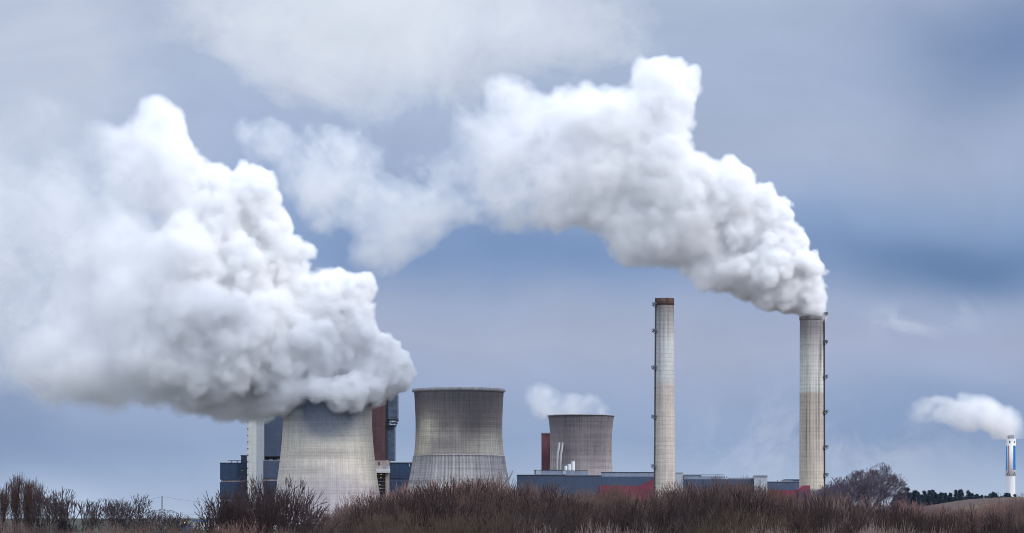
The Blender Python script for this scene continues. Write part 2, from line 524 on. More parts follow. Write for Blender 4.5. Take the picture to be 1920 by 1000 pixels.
tw1, pr1 = cooling_tower(614, 1960, [(86, 748), (83.5, 775), (85, 820), (89, 865), (98, 925), (109, 975)], T1,
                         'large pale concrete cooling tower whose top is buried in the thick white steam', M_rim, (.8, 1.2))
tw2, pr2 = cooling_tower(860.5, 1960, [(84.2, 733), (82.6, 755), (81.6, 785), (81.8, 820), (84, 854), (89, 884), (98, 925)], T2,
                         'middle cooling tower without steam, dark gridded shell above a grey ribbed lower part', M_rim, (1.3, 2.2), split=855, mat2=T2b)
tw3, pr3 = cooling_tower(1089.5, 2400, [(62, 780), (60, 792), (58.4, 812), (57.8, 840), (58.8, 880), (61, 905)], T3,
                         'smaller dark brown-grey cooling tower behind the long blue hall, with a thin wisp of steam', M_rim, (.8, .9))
# pipes on tower three
for a, c in ((1044.5, 1.1), (1050.5, 1.2)):
    mb = MB(); Y = 2400 - 26; r = K * Y
    mb.tube([W(a + 4.5, 831, Y + 1.5), W(a + 3.7, 838, Y - 1), W(a + 1.5, 850, Y - 2), W(a + .3, 866, Y - 2.6), W(a, 885, Y - 3)], .95, 8)
    mb.build('riser_pipe', M_pipe, tw3)

# ------------------------------------------------------------------ tall chimneys


def chimney(cpx, hw_t, hw_b, ytop, Y, mat, label, cap_px, side, plat, cap_mat, ladder_px):
    x = (cpx - 960) * K * Y
    t = empty('chimney', (x, Y, 0), label, 'chimney', 'tall power station chimneys')
    zt = W(0, ytop, Y)[2]
    rt, rb = hw_t * K * Y, hw_b * K * Y
    zc = W(0, ytop + cap_px, Y)[2]
    rr = lambda z: rb + (rt - rb) * (z / zt)
    pr = [(rr(zc * i / 40), zc * i / 40) for i in range(41)]
    mb = MB(); mb.lathe(x, Y, pr, n=96, uvR=rb); mb.build('shaft', mat, t)
    mb = MB(); mb.lathe(x, Y, [(rt + .05, zc), (rt + .35, zc + .2), (rt + .3, zt), (rt - .7, zt), (rt - .7, zt - 9)], n=96, uvR=rb)
    mb.build('cap', cap_mat, t)
    # ladder shaft in its safety cage
    a0 = side
    def on(z, off, da=0.):
        r = rr(min(z, zt)) + off
        return (x + r * math.sin(a0 + da), Y - r * math.cos(a0 + da), z)
    mb = MB()
    for da in (-.05, .05):
        mb.tube([on(zt * i / 20, .8, da) for i in range(21)], .16, 4)
    nz = int(zt / 1.6)
    for i in range(1, nz):
        z = i * 1.6
        mb.tube([on(z, .8, -.055), on(z, 1.15, 0), on(z, .8, .055)], .1, 3)
    mb.tube([on(2, .35, 0), on(zt * .5, .35, 0), on(zt + .8, .35, 0)], ladder_px, 6)
    mb.build('ladder', M_dark, t)
    for py in plat:
        z = W(0, py, Y)[2]
        mb = MB()
        c = Vector(on(z, 1.5))
        mb.box(c.x - 1.5, c.x + 1.5, c.y - 1.4, c.y + 1.4, z - .3, z + .1)
        for sx in (-1.6, 1.6):
            for sy in (-1.4, 1.4): mb.tube([(c.x + sx, c.y + sy, z), (c.x + sx, c.y + sy, z + 1.7)], .12, 4)
        for q in (.9, 1.6):
            mb.tube([(c.x - 1.6, c.y - 1.4, z + q), (c.x + 1.6, c.y - 1.4, z + q), (c.x + 1.6, c.y + 1.4, z + q), (c.x - 1.6, c.y + 1.4, z + q), (c.x - 1.6, c.y - 1.4, z + q)], .11, 4)
        mb.box(c.x - .9, c.x + .9, c.y - .9, c.y + .9, z + .2, z + 1.5)
        mb.tube([(c.x - 1.2, c.y, z - .3), on(z - 2.2, .1)], .2, 4)
        mb.tube([(c.x + 1.2, c.y, z - .3), on(z - 2.2, .1)], .2, 4)
        mb.build('platform', M_plat, t)
    return t


YC = 1850
C1 = concrete('chimney one concrete', [(0., (0.548, 0.488, 0.433)), (.50, (0.535, 0.470, 0.422)), (.615, (0.498, 0.439, 0.404)), (.64, (0.523, 0.525, 0.515)), (.80, (0.548, 0.561, 0.562)), (.88, (0.411, 0.403, 0.398)), (.94, (0.274, 0.262, 0.258)), (1., (0.187, 0.171, 0.164))],
              0, 158, 2.1, 2.9, .13, stains=[(-4.6, 150, 1.2, 60, (.17, .14, .14), .6), (-1., 140, .8, 22, (.2, .19, .19), .6), (2.5, 144, .8, 18, (.2, .19, .19), .6)], streak=.2, seed=21., nw=.1)
C2 = concrete('chimney two concrete', [(0., (0.551, 0.504, 0.415)), (.22, (0.539, 0.480, 0.403)), (.45, (0.477, 0.420, 0.363)), (.672, (0.441, 0.384, 0.334)), (.676, (0.575, 0.576, 0.541)), (.83, (0.551, 0.540, 0.507)), (.92, (0.404, 0.384, 0.369)), (1., (0.233, 0.216, 0.219))],
              0, 137, 2.2, 2.5, .13, stains=[(-4.8, 66, .5, 26, (.13, .12, .12), .9), (-2.6, 70, .35, 24, (.17, .15, .15), .8), (4.5, 84, .8, 34, (.14, .13, .14), .9), (2.2, 74, .5, 28, (.19, .17, .17), .7), (6, 120, 1.2, 14, (.10, .09, .10), .9)],
              streak=.26, seed=33., nw=.04)
ch1 = chimney(1246, 17.2, 20.5, 560, YC, C1, 'narrow pale chimney with a dark rusty cap and no steam', 13, R(-66), (573, 622, 691, 783, 876), M_rust, .2)
ch2 = chimney(1522, 22.3, 23.4, 594, YC, C2, 'wide streaked concrete chimney that gives off the long white plume', 7, R(70), (591, 643, 708, 774, 840, 892), M_rimd, .28)

# slim white chimney at the right edge
Y = 3200
cx = (1894.8 - 960) * K * Y; s = K * Y
wc = empty('slim_chimney', (cx, Y, 0), 'far slim white chimney with blue and red stripes and dark flue tips', 'chimney')
zz = lambda py: W(0, py, Y)[2]
mb = MB(); mb.lathe(cx, Y, [(8.9 * s, 0), (8.7 * s, zz(893))], n=48); mb.build('lower_shaft', M_wht, wc)
mb = MB(); mb.lathe(cx, Y, [(8.6 * s, zz(893) + .1), (9.5 * s, zz(892.5)), (9.5 * s, zz(823)), (5 * s, zz(822.6)), (5 * s, zz(830))], n=48); mb.build('upper_shaft', M_wht, wc)
mb = MB()
for dxx in (-4.4, -1.5, 1.5, 4.4):
    mb.lathe(cx + dxx * s, Y - 1.5, [(1.7 * s, zz(826)), (1.7 * s, zz(816 + abs(dxx) * .2)), (1.2 * s, zz(816)), (1.2 * s, zz(820))], n=14)
mb.build('flue_tips', M_dark, wc)


def curved(a0, a1, py0, py1, mat, name, off=.12):
    mb = MB(); r = 9.5 * s + off; k = 10
    v = []
    for i in range(k + 1):
        a = R(a0 + (a1 - a0) * i / k)
        for rr2 in (r, r - .1):
            for py in (py0, py1): v.append((cx + rr2 * math.sin(a), Y - rr2 * math.cos(a), zz(py)))
    mb.v = v
    for i in range(k):
        b0 = i * 4; b1 = b0 + 4
        mb.f += [[b0 + 1, b1 + 1, b1, b0], [b0, b1, b1 + 2, b0 + 2], [b0 + 3, b1 + 3, b1 + 1, b0 + 1]]
        mb.smooth += [False] * 3
    mb.build(name, mat, wc)


curved(-78, -48, 836, 881.5, M_skyblue, 'blue_stripe')
curved(-37, -25, 836, 886, M_rose, 'red_stripe')
curved(20, 64, 836, 881.5, M_midblue, 'blue_stripe')
for a in (-72, -18, 36): curved(a - 6, a + 6, 827, 831.5, M_glass, 'window')
for a in (-36, 36):                      # triangle emblems
    mb = MB(); c = R(a); r = 9.5 * s + .35
    P = lambda da, py: (cx + r * math.sin(c + da), Y - r * math.cos(c + da), zz(py))
    w_ = .30
    mb.tube([P(-w_, 891), P(w_, 891), P(0, 885.5), P(-w_, 891), P(w_, 891)], .32, 6); mb.build('triangle_emblem', M_dark, wc)

# ------------------------------------------------------------------ power block left
YB = 2120


def block(name, label, cat, parts, group=None):
    """parts: (part name, material, px0, px1, py0, py1, Y, depth, to_ground)"""
    p0 = parts[0]; x = ((p0[2] + p0[3]) / 2 - 960) * K * p0[6]
    t = empty(name, (x, p0[6], 0), label, cat, group)
    made = {}
    for p in parts:
        mb = MB()
        for q in (p[2] if isinstance(p[2], list) else [p[2:6]]):
            mb.pbox(*q, p[6] if not isinstance(p[2], list) else p[3], p[7] if not isinstance(p[2], list) else p[4], z0=0. if p[-1] else None)
        o = mb.build(p[0], p[1], t)
    return t


def add(t, name, mat, boxes, Y, d, z0=None):
    mb = MB()
    for q in boxes: mb.pbox(*q, Y, d, z0=z0)
    return mb.build(name, mat, t)


# white stair tower
st = empty('stair_tower', ((477 - 960) * K * YB, YB, 0), 'tall white stair tower with a column of small dark windows', 'tower block')
add(st, 'white_wall', M_white, [(463, 480, 762, 980)], YB - 6, 14, 0.)
add(st, 'grey_wall', M_white2, [(480.1, 493, 762, 980)], YB - 3, 12, 0.)
for k in range(15):
    py = 792 + k * 12.3
    add(st, 'window', M_glass, [(463.9, 465.6, py - 1.2, py + 1.2)], YB - 6.3, .6)
# boiler house behind with upper grey box
bh = empty('boiler_house', ((511 - 960) * K * YB, YB, 0), 'blue-grey boiler house between the white stair tower and the steaming cooling tower', 'industrial building')
add(bh, 'upper_wall', M_navy2, [(493.2, 560, 768, 856)], YB + 8, 40)
add(bh, 'roof_deck', M_steel, [(484.5, 560, 862.5, 864.4), (505, 509, 861, 862.5), (520, 530, 860.4, 862.5)], YB + 1, 30)
add(bh, 'recess', M_dark, [(493, 560, 856.1, 862.3)], YB + 12, 30)
add(bh, 'middle_wall', M_navy2, [(484, 560, 864.6, 897)], YB, 38)
add(bh, 'concrete_strip', M_strip, [(484.2, 560, 897.1, 902)], YB + .8, 36)
add(bh, 'lower_wall', M_navy, [(483.4, 560, 902.1, 990)], YB + .1, 38, 0.)
# dark block, far left
db = empty('navy_block', ((437 - 960) * K * YB, YB, 0), 'dark navy building in three tiers at the far left of the power station', 'industrial building')
add(db, 'upper_tier', M_navy, [(412.6, 461.5, 868.5, 899.5)], YB, 34)
add(db, 'concrete_strip', M_strip, [(414.5, 461, 899.6, 904.2)], YB + 1, 32)
add(db, 'middle_tier', M_navy, [(412.3, 461.5, 904.3, 935.5)], YB, 34)
add(db, 'concrete_strip', M_strip, [(414, 461, 935.6, 940.4)], YB + 1, 32)
add(db, 'lower_tier', M_navy, [(412, 461.5, 940.5, 971)], YB, 34)
add(db, 'plinth', M_strip, [(414, 461.5, 971.1, 986)], YB + 1, 32, 0.)
add(db, 'roof_edge', M_dark, [(412.2, 461.6, 867.6, 868.4)], YB - .3, 34.5)
add(db, 'roof_box', M_navy2, [(452, 461.7, 855, 867.5)], YB + 6, 14)
add(db, 'roof_box_cover', M_dark, [(450.8, 461.7, 853.8, 854.9)], YB + 5, 16)
add(db, 'roof_rail', M_steel, [(427, 452, 863.2, 864.3), (433, 434, 864.4, 867.5), (444, 445, 864.4, 867.5)], YB + 2, 3)
for py0, py1 in ((875.5, 889), (905, 918), (944, 956)):
    w = add(db, 'window', M_glass, [(450, 456.6, py0, py1)], YB - .25, .6)
    add(w, 'sill', M_steel, [(451.5, 456, py0 + 6, py0 + 7.2)], YB - .6, .3)
# red-brown tower block
rb = empty('brown_tower_block', ((715 - 960) * K * YB, YB, 0), 'tall red-brown block half hidden by steam right of the steaming cooling tower', 'tower block')
add(rb, 'brown_wall', M_brown, [(668, 722, 744, 863)], YB, 30)
add(rb, 'dark_flank', M_dark, [(722.1, 728, 738, 863)], YB + 2, 28)
add(rb, 'steel_flank', M_steelblue, [(728.1, 745.2, 739.5, 786)], YB + 1, 22)
add(rb, 'lower_flank', M_steelblue, [(728.1, 739.8, 798.5, 864)], YB + 3, 20)
mb = MB()
for q in ((728, 746, 786, 787.2), (731, 744, 792, 793), (728, 742.5, 797, 798.2)): mb.pbox(*q, YB, 22)
for px in (729, 733, 737, 741, 745): mb.tube([W(px, 787, YB + .5), W(px - (2 if px > 742 else 0), 798, YB + .5)], .28, 4)
mb.tube([W(737, 797, YB + .3), W(741, 787, YB + .3)], .2, 4); mb.tube([W(733, 787, YB + .3), W(737, 797, YB + .3)], .2, 4)
mb.build('platform', M_dark, rb)
add(rb, 'balcony', M_dark, [(742.6, 746.6, 785, 791)], YB - 1, 4)
mb = MB()
for k in range(9):
    px = 729 + k * 1.9
    mb.tube([W(px, 739.5, YB + 1.5), W(px, 736.6 + (k % 3) * .4, YB + 1.5)], .13, 4)
mb.tube([W(729, 737.2, YB + 1.5), W(745, 737.2, YB + 1.5)], .13, 4)
mb.build('roof_rail', M_steel, rb)
# beige bunker structure below
bb = empty('beige_stair_building', ((715 - 960) * K * YB, YB, 0), 'narrow beige stair building with small yellow lamps under the red-brown block', 'industrial building')
add(bb, 'upper_wall', M_beige, [(668, 729.5, 863.6, 879)], YB - 2, 20)
add(bb, 'white_bridge', M_white, [(668, 730.6, 879.1, 886.6)], YB - 5, 12)
add(bb, 'bridge_cab', M_white2, [(724, 730.5, 874, 879)], YB - 4.5, 8)
add(bb, 'stair_bay', M_dark, [(668, 722.8, 886.7, 990)], YB + 1, 16, 0.)
add(bb, 'corner_wall', M_beige, [(722.9, 729.6, 886.7, 990)], YB - 1, 18, 0.)
add(bb, 'stair_landings', M_steel, [(706, 722.5, py, py + .9) for py in (890, 896.5, 903, 909.5, 916, 922)], YB - .5, 1.4)
add(bb, 'window', M_glass, [(709.5, 712, 866.5, 872.5)], YB - 2.3, .5)
for px, py in ((713.5, 889.3), (712.6, 895.6), (710.5, 908.5), (712, 915.2)):
    add(bb, 'lamp', M_lamp, [(px, px + 2.2, py, py + .6)], YB - 1.2, .5)
# navy machine house to the right
nb = empty('navy_machine_house', ((752 - 960) * K * YB, YB, 0), 'low navy building between the red-brown block and the middle cooling tower', 'industrial building')
add(nb, 'upper_wall', M_navy, [(729.8, 792, 868.5, 897.5)], YB + 4, 40)
add(nb, 'light_band', M_navy2, [(729.9, 792, 897.6, 902.5)], YB + 4.6, 38)
add(nb, 'lower_wall', M_navy, [(729.8, 792, 902.6, 990)], YB + 4, 40, 0.)
add(nb, 'roof_edge', M_steel, [(729.8, 792, 866.9, 868.4)], YB + 3.6, 40)
add(nb, 'vent_pipe', M_white2, [(766.5, 768.3, 869.5, 875)], YB + 3.4, .5)
# brown block left of tower three
tb = empty('brown_boiler_block', ((1024 - 960) * K * 2450, 2450, 0), 'narrow dark brown block left of the small cooling tower', 'tower block')
add(tb, 'wall', plain('dark brown sheet', (.13, .055, .065), .8, .25, .2), [(1015.6, 1034, 813.5, 900)], 2450, 22, 0.)
add(tb, 'roof_edge', M_steel, [(1015, 1034.4, 811.6, 813.4)], 2449.5, 23)

# ------------------------------------------------------------------ long hall
YH = 2000
hl = empty('turbine_hall', ((1100 - 960) * K * YH, YH, 0), 'long low slate-blue hall with a magenta corner between middle tower and narrow chimney', 'industrial hall')
add(hl, 'wall', M_hall, [(969.3, 1060, 891.2, 990), (1060.1, 1128, 892.0, 990)], YH, 60, 0.)
add(hl, 'wall', M_hall, [(1128.1, 1226, 894.3, 990)], YH + .2, 60, 0.)
add(hl, 'roof_edge', M_steel, [(969, 1060, 890.1, 891.1), (1060.1, 1128, 890.9, 891.9)], YH - .5, 60)
d1 = add(hl, 'roof_duct', M_roofduct, [(1002, 1056, 882, 890), (1056.1, 1102, 883.2, 890.8)], YH + 2, 12)
add(hl, 'roof_duct_cover', M_dark, [(1001.4, 1102.3, 881.2, 881.9)], YH + 1.6, 13)
add(hl, 'duct_end', M_white2, [(1055, 1061, 882.6, 889.6)], YH + 1.5, .6)
add(hl, 'duct_end', M_white2, [(1005, 1014, 882.3, 889.9)], YH + 1.5, .6)
add(hl, 'roof_duct', M_roofduct, [(1128, 1226, 886.2, 894.2)], YH + 2, 12)
add(hl, 'roof_duct_cover', M_dark, [(1127.5, 1226.3, 885.3, 886.1)], YH + 1.6, 13)
# magenta corner with its slanting top edge
mb = MB(); Yp = YH - .5
pts = [(1124, 990), (1226, 990), (1226, 898.5), (1197, 911.6), (1124, 910.2)]
for yy in (Yp, Yp + .4):
    for p in pts:
        a = W(p[0], p[1], Yp); mb.v.append((a[0], yy, max(a[2], 0.)))
mb.f = [[0, 1, 2, 3, 4]] + [[i + 5, (i + 1) % 5 + 5, (i + 1) % 5, i] for i in range(5)]; mb.smooth = [False] * 6
mb.build('magenta_panel', M_pink, hl)
h2 = empty('turbine_hall', ((1350 - 960) * K * YH, YH, 0), 'slate-blue hall with grey roof ducts between the two tall chimneys', 'industrial hall')
add(h2, 'wall', M_hall, [(1281.2, 1414, 899, 990)], YH, 60, 0.)
add(h2, 'roof_duct', M_roofduct, [(1282, 1315, 891, 898.9), (1315.2, 1358, 893.6, 898.9), (1368, 1413.5, 896, 898.9)], YH + 2, 12)
add(h2, 'roof_duct_cover', M_dark, [(1281.5, 1358.2, 890.2, 890.9)], YH + 1.6, 12)
wb = empty('white_stair_block', ((1272 - 960) * K * YH, YH, 0), 'white stair block standing right beside the narrow chimney', 'building', 'white stair blocks of the hall')
add(wb, 'wall', M_white2, [(1256, 1281, 889.5, 990)], YH - 4, 16, 0.)
add(wb, 'roof_box', M_steel, [(1268, 1280.5, 886.2, 889.4)], YH - 3, 12)
wb = empty('white_stair_block', ((1427 - 960) * K * YH, YH, 0), 'white stair block at the right end of the hall, nearer the wide chimney', 'building', 'white stair blocks of the hall')
add(wb, 'wall', M_white2, [(1414.2, 1438.8, 894.6, 990)], YH - 4, 16, 0.)
add(wb, 'roof_edge', M_steel, [(1415, 1439, 891.6, 894.5)], YH - 4.4, 15)
h3 = empty('navy_hall', ((1470 - 960) * K * YH, YH, 0), 'navy hall with a magenta lower wall directly left of the wide chimney', 'industrial hall')
add(h3, 'wall', M_navy2, [(1439.2, 1501, 904, 919)], YH, 40)
add(h3, 'magenta_wall', M_pink, [(1439.2, 1520, 919.1, 990)], YH + .1, 40, 0.)
add(h3, 'roof_box', M_navy, [(1472, 1501, 899, 903.9)], YH + 1, 20)
add(h3, 'roof_box', M_steel, [(1464, 1486, 901, 903.8), (1457, 1459, 900.4, 903.8)], YH + .4, .5)
add(h3, 'roof_edge', M_steel, [(1439, 1501, 903, 903.8)], YH - .4, 40.5)
mb = MB()
pts = [(1499, 922), (1519, 922), (1519, 910.5), (1506, 910.5), (1499, 916)]
for yy in (1800., 1815.):
    for p in pts:
        a = W(p[0], p[1], 1800); mb.v.append((a[0], yy, a[2] if p[1] < 920 else 0.))
mb.f = [[0, 1, 2, 3, 4], [9, 8, 7, 6, 5]] + [[i + 5, (i + 1) % 5 + 5, (i + 1) % 5, i] for i in range(5)]; mb.smooth = [False] * 7
o = mb.build('magenta_gatehouse', M_pink); tag(o, 'small magenta building with a slanted roof at the foot of the wide chimney', 'building')
# three short white stacks on the hall roof
for px, py, lb in ((1061, 872, 'shortest and leftmost'), (1067.3, 868.5, 'middle'), (1074.3, 863.8, 'tallest and rightmost')):
    a = W(px, py, YH + 30); zb = W(0, 884, YH + 30)[2]
    t = empty('roof_stack', (a[0], a[1], zb - 3), lb + ' of three short white stacks on the blue hall roof', 'stack', 'short white stacks on the hall roof')
    mb = MB(); rr3 = 1.15 + (px - 1060) * .02
    mb.lathe(a[0], a[1], [(rr3, zb - 4), (rr3, a[2])], n=20); mb.build('flue', M_wht, t)
    mb = MB(); mb.lathe(a[0], a[1], [(rr3 + .02, a[2] - .5), (rr3 + .3, a[2] - .4), (rr3 + .3, a[2] + .1), (rr3 - .2, a[2] + .1), (rr3 - .2, a[2] - 1.5)], n=20); mb.build('collar', M_steel, t)

# ------------------------------------------------------------------ low things at the left: sheds, canopy, lamp, pylon, wires
sh = empty('white_shed', ((410 - 960) * K * 1300, 1300, 0), 'long low white shed behind the bare trees at the foot of the navy block', 'shed')
add(sh, 'wall', M_white, [(352, 520, 979, 1000)], 1300, 20, 0.)
add(sh, 'roof', M_steel, [(350, 522, 977, 978.9)], 1299.5, 21)
add(sh, 'rooflight', M_blue, [(362, 390, 975, 976.9)], 1303, 8)
sh = empty('blue_tank_shed', ((450 - 960) * K * 700, 700, 0), 'bright blue ribbed shed low behind the bare trees', 'shed')
add(sh, 'wall', M_blue, [(412, 498, 991, 1010)], 700, 12, 0.)
add(sh, 'roof', M_steel, [(411, 499, 989.4, 990.9)], 699.7, 13)
add(sh, 'rib', M_wht, [(412 + 3, 497, 993 + 3.4 * k, 993.7 + 3.4 * k) for k in range(4)], 699.8, .18)
sh = empty('control_hut', ((349 - 960) * K * 900, 900, 0), 'small blue hut with a flat roof under the yellow lamp', 'hut')
add(sh, 'wall', M_blue, [(338, 357, 984, 1010)], 900, 8, 0.)
add(sh, 'roof', M_steel, [(337, 358, 981.8, 983.9)], 899.6, 9)
t = empty('floodlight', W(346.5, 981.5, 897), 'glowing yellow lamp on a short arm at the blue hut', 'lamp')
add(t, 'lens', M_lamp, [(344.6, 348.4, 979.8, 982.4)], 896, .4)
add(t, 'housing', M_dark, [(344.0, 349, 979.2, 983)], 896.45, .6)
mb = MB(); mb.tube([W(349, 981, 896.8), W(349.4, 981.2, 897), W(349.4, 985, 900.2)], .12, 6); mb.build('arm', M_dark, t)
cn = empty('canopy', ((577 - 960) * K * 1400, 1400, 0), 'flat white canopy on dark posts in front of the large cooling tower', 'canopy')
add(cn, 'roof', M_wht, [(543, 609, 980.4, 982.6)], 1400, 16)
add(cn, 'fascia', M_dark, [(572, 609, 982.7, 985)], 1400.3, 15)
for px in (545, 562, 579, 596, 607): add(cn, 'post', M_dark, [(px, px + 1.2, 982.7, 995)], 1401, .4, 0.)
mb = MB(); a = W(600, 955, 1395); mb.tube([(a[0], 1395, 0), (a[0], 1395, a[2])], [.34, .22], 10, True)
o = mb.build('light_mast', M_wht); tag(o, 'thin white mast in front of the large cooling tower beside the canopy', 'mast')

YP = 2800
px0 = 304
py_ = empty('power_pylon', ((px0 - 960) * K * YP, YP, 0), 'grey steel lattice pylon with drooping arms left of the power station', 'pylon')


def lattice(mb, w0, w1, pya, pyb, n, r):
    for i in range(n):
        fa = i / n; fb = (i + 1) / n
        wa = w0 + (w1 - w0) * fa; wb_ = w0 + (w1 - w0) * fb
        ya = pya + (pyb - pya) * fa; yb = pyb if i == n - 1 else pya + (pyb - pya) * fb
        s_ = K * YP
        for dy in (-1, 1):
            for sx in (-1, 1):
                mb.tube([W(px0 + sx * wa, ya, YP + dy * wa * s_), W(px0 + sx * wb_, yb, YP + dy * wb_ * s_)], r, 4)
                mb.tube([W(px0 + sx * wa, ya, YP + dy * wa * s_), W(px0 - sx * wb_, yb, YP + dy * wb_ * s_)], r * .7, 4)
        for sx in (-1, 1):
            mb.tube([W(px0 + sx * wa, ya, YP - wa * s_), W(px0 + sx * wb_, yb, YP + wb_ * s_)], r * .7, 4)


s = K * YP
mb = MB(); lattice(mb, 1.6, .8, 955, 931, 8, .26); mb.build('top_mast', M_steel, py_)
mb = MB(); lattice(mb, 6.5, 5.0, 978, 955, 8, .34); lattice(mb, 8, 6.5, 981, 978, 1, .34)
for q in range(5):
    yq = 956 + q * 5
    mb.tube([W(px0 - 5.2, yq, YP - 5 * s), W(px0 + 5.2, yq, YP - 5 * s)], .4, 4); mb.tube([W(px0 - 5.2, yq, YP + 5 * s), W(px0 + 5.2, yq, YP + 5 * s)], .4, 4)
mb.build('body', M_steel, py_)
for yc, sp in ((957, 32), (969, 30)):
    for sx in (-1, 1):
        mb = MB()
        up_ = [(5, yc + 1), (14, yc - .5), (20, yc + .6), (sp, yc + 7)]; lo = [(5, yc + 6), (14, yc + 3), (22, yc + 4.2), (sp, yc + 7.5)]
        for dyy in (-.9, .9):
            for ln_ in (up_, lo): mb.tube([W(px0 + sx * a, b, YP + dyy) for a, b in ln_], .28, 4)
        for (a, b), (c, d) in zip(up_, lo): mb.tube([W(px0 + sx * a, b, YP - .9), W(px0 + sx * c, d, YP + .9)], .18, 4)
        for i in range(3): mb.tube([W(px0 + sx * up_[i][0], up_[i][1], YP), W(px0 + sx * lo[i + 1][0], lo[i + 1][1], YP)], .18, 4)
        for q in (14, 22, sp - 1): mb.tube([W(px0 + sx * q, yc + (4 if q < 25 else 7.3), YP), W(px0 + sx * q, yc + 10, YP)], .2, 4)
        mb.build('arm', M_steel, py_)
wires = [(px0, 931, 180, 946, 'top'), (px0, 931, 470, 944, 'top'), (px0 + 31, 965, 470, 952, 'right'), (px0 + 29, 977, 470, 968, 'right'), (px0 - 31, 965, 120, 972, 'left')]
for a, b, c, d, wv in wires:
    mb = MB(); pts = []
    for i in range(17):
        f = i / 16; sag = 5.0 * 4 * f * (1 - f) * (abs(c - a) / 160)
        p = W(a + (c - a) * f, b + (d - b) * f + sag, YP); pts.append((p[0], YP + f * 60, p[2]))
    mb.tube(pts, .11, 4)
    o = mb.build('power_line', M_steel)
    side = 'left' if c < a else 'right'
    lab = {'top': 'thin power line hanging %s from the tip of the pylon' % side, 'left': 'thin power line hanging left from the arm of the pylon',
           'right': 'thin power line running right from the %s arm of the pylon' % ('upper' if b < 970 else 'lower')}[wv]
    tag(o, lab, 'power line', 'power lines of the pylon')

# ------------------------------------------------------------------ trees


class Twigs:
    def __init__(s): s.a = []; s.b = []; s.ra = []; s.rb = []; s.t = []

    def seg(s, p, q, r0, r1, tip=0.): s.t.append(tip); s.a.append(p); s.b.append(q); s.ra.append(r0); s.rb.append(r1)

    def mesh(s, name, mat):
        A = np.array(s.a); B = np.array(s.b); ra = np.array(s.ra)[:, None]; rb = np.array(s.rb)[:, None]
        D = B - A; D /= np.linalg.norm(D, axis=1, keepdims=True) + 1e-9
        H = np.where(np.abs(D[:, 2:3]) > .9, [[1., 0, 0]], [[0, 0, 1.]])
        X = np.cross(D, H); X /= np.linalg.norm(X, axis=1, keepdims=True); Yv = np.cross(D, X)
        vs = []
        for P, r in ((A, ra), (B, rb)):
            for k in range(3):
                t = 2 * math.pi * k / 3; vs.append(P + (X * math.cos(t) + Yv * math.sin(t)) * r)
        n = len(A); V = np.stack(vs, 1).reshape(-1, 3)
        f = []
        for k in range(3):
            q = (k + 1) % 3; f.append([k, q, 3 + q, 3 + k])
        F = (np.arange(n)[:, None, None] * 6 + np.array(f)[None]).reshape(-1, 4)
        me = bpy.data.meshes.new(name)
        me.vertices.add(len(V)); me.vertices.foreach_set('co', V.astype(np.float32).ravel())
        me.loops.add(F.size); me.loops.foreach_set('vertex_index', F.astype(np.int32).ravel())
        me.polygons.add(len(F)); me.polygons.foreach_set('loop_start', np.arange(0, F.size, 4, dtype=np.int32))
        me.polygons.foreach_set('loop_total', np.full(len(F), 4, np.int32))
        me.update(calc_edges=True); me.materials.append(mat)
        ta = me.attributes.new('tip', 'FLOAT', 'POINT'); ta.data.foreach_set('value', np.repeat(np.array(s.t, np.float32), 6))
        return me


def rv(rnd):
    return Vector((rnd.gauss(0, 1), rnd.gauss(0, 1), rnd.gauss(0, 1))).normalized()


def limb(T, rnd, p, d, L, r, lv, spec, T2):
    """one wandering limb with side branches; lv 0 = last twigs"""
    n = max(2, spec['seg'][lv]); p = Vector(p); d = Vector(d).normalized(); step = L / n
    tgt = T if lv >= spec['wood'] else T2
    for i in range(n):
        d = (d + rv(rnd) * spec['wob'] + Vector((0, 0, spec['up']))).normalized()
        q = p + d * step
        f0 = 1 - i / n; f1 = 1 - (i + 1) / n
        r0 = r * (.35 + .65 * f0); r1 = r * (.35 + .65 * f1)
        tgt.seg(p[:], q[:], r0, r1, 1. if lv == 0 else .35 if lv == 1 else 0.)
        if lv > 0 and (i + 1) / n > spec['bare'][lv]:
            for k in range(spec['kids'][lv]):
                side = rv(rnd); side = (side - d * side.dot(d)).normalized()
                a = rnd.uniform(*spec['ang'])
                nd = d * math.cos(a) + side * math.sin(a)
                limb(T, rnd, p + (q - p) * rnd.random(), nd, L * rnd.uniform(*spec['len']) * (.55 + .45 * f0), max(r1 * .55, spec['rmin']), lv - 1, spec, T2)
        p = q


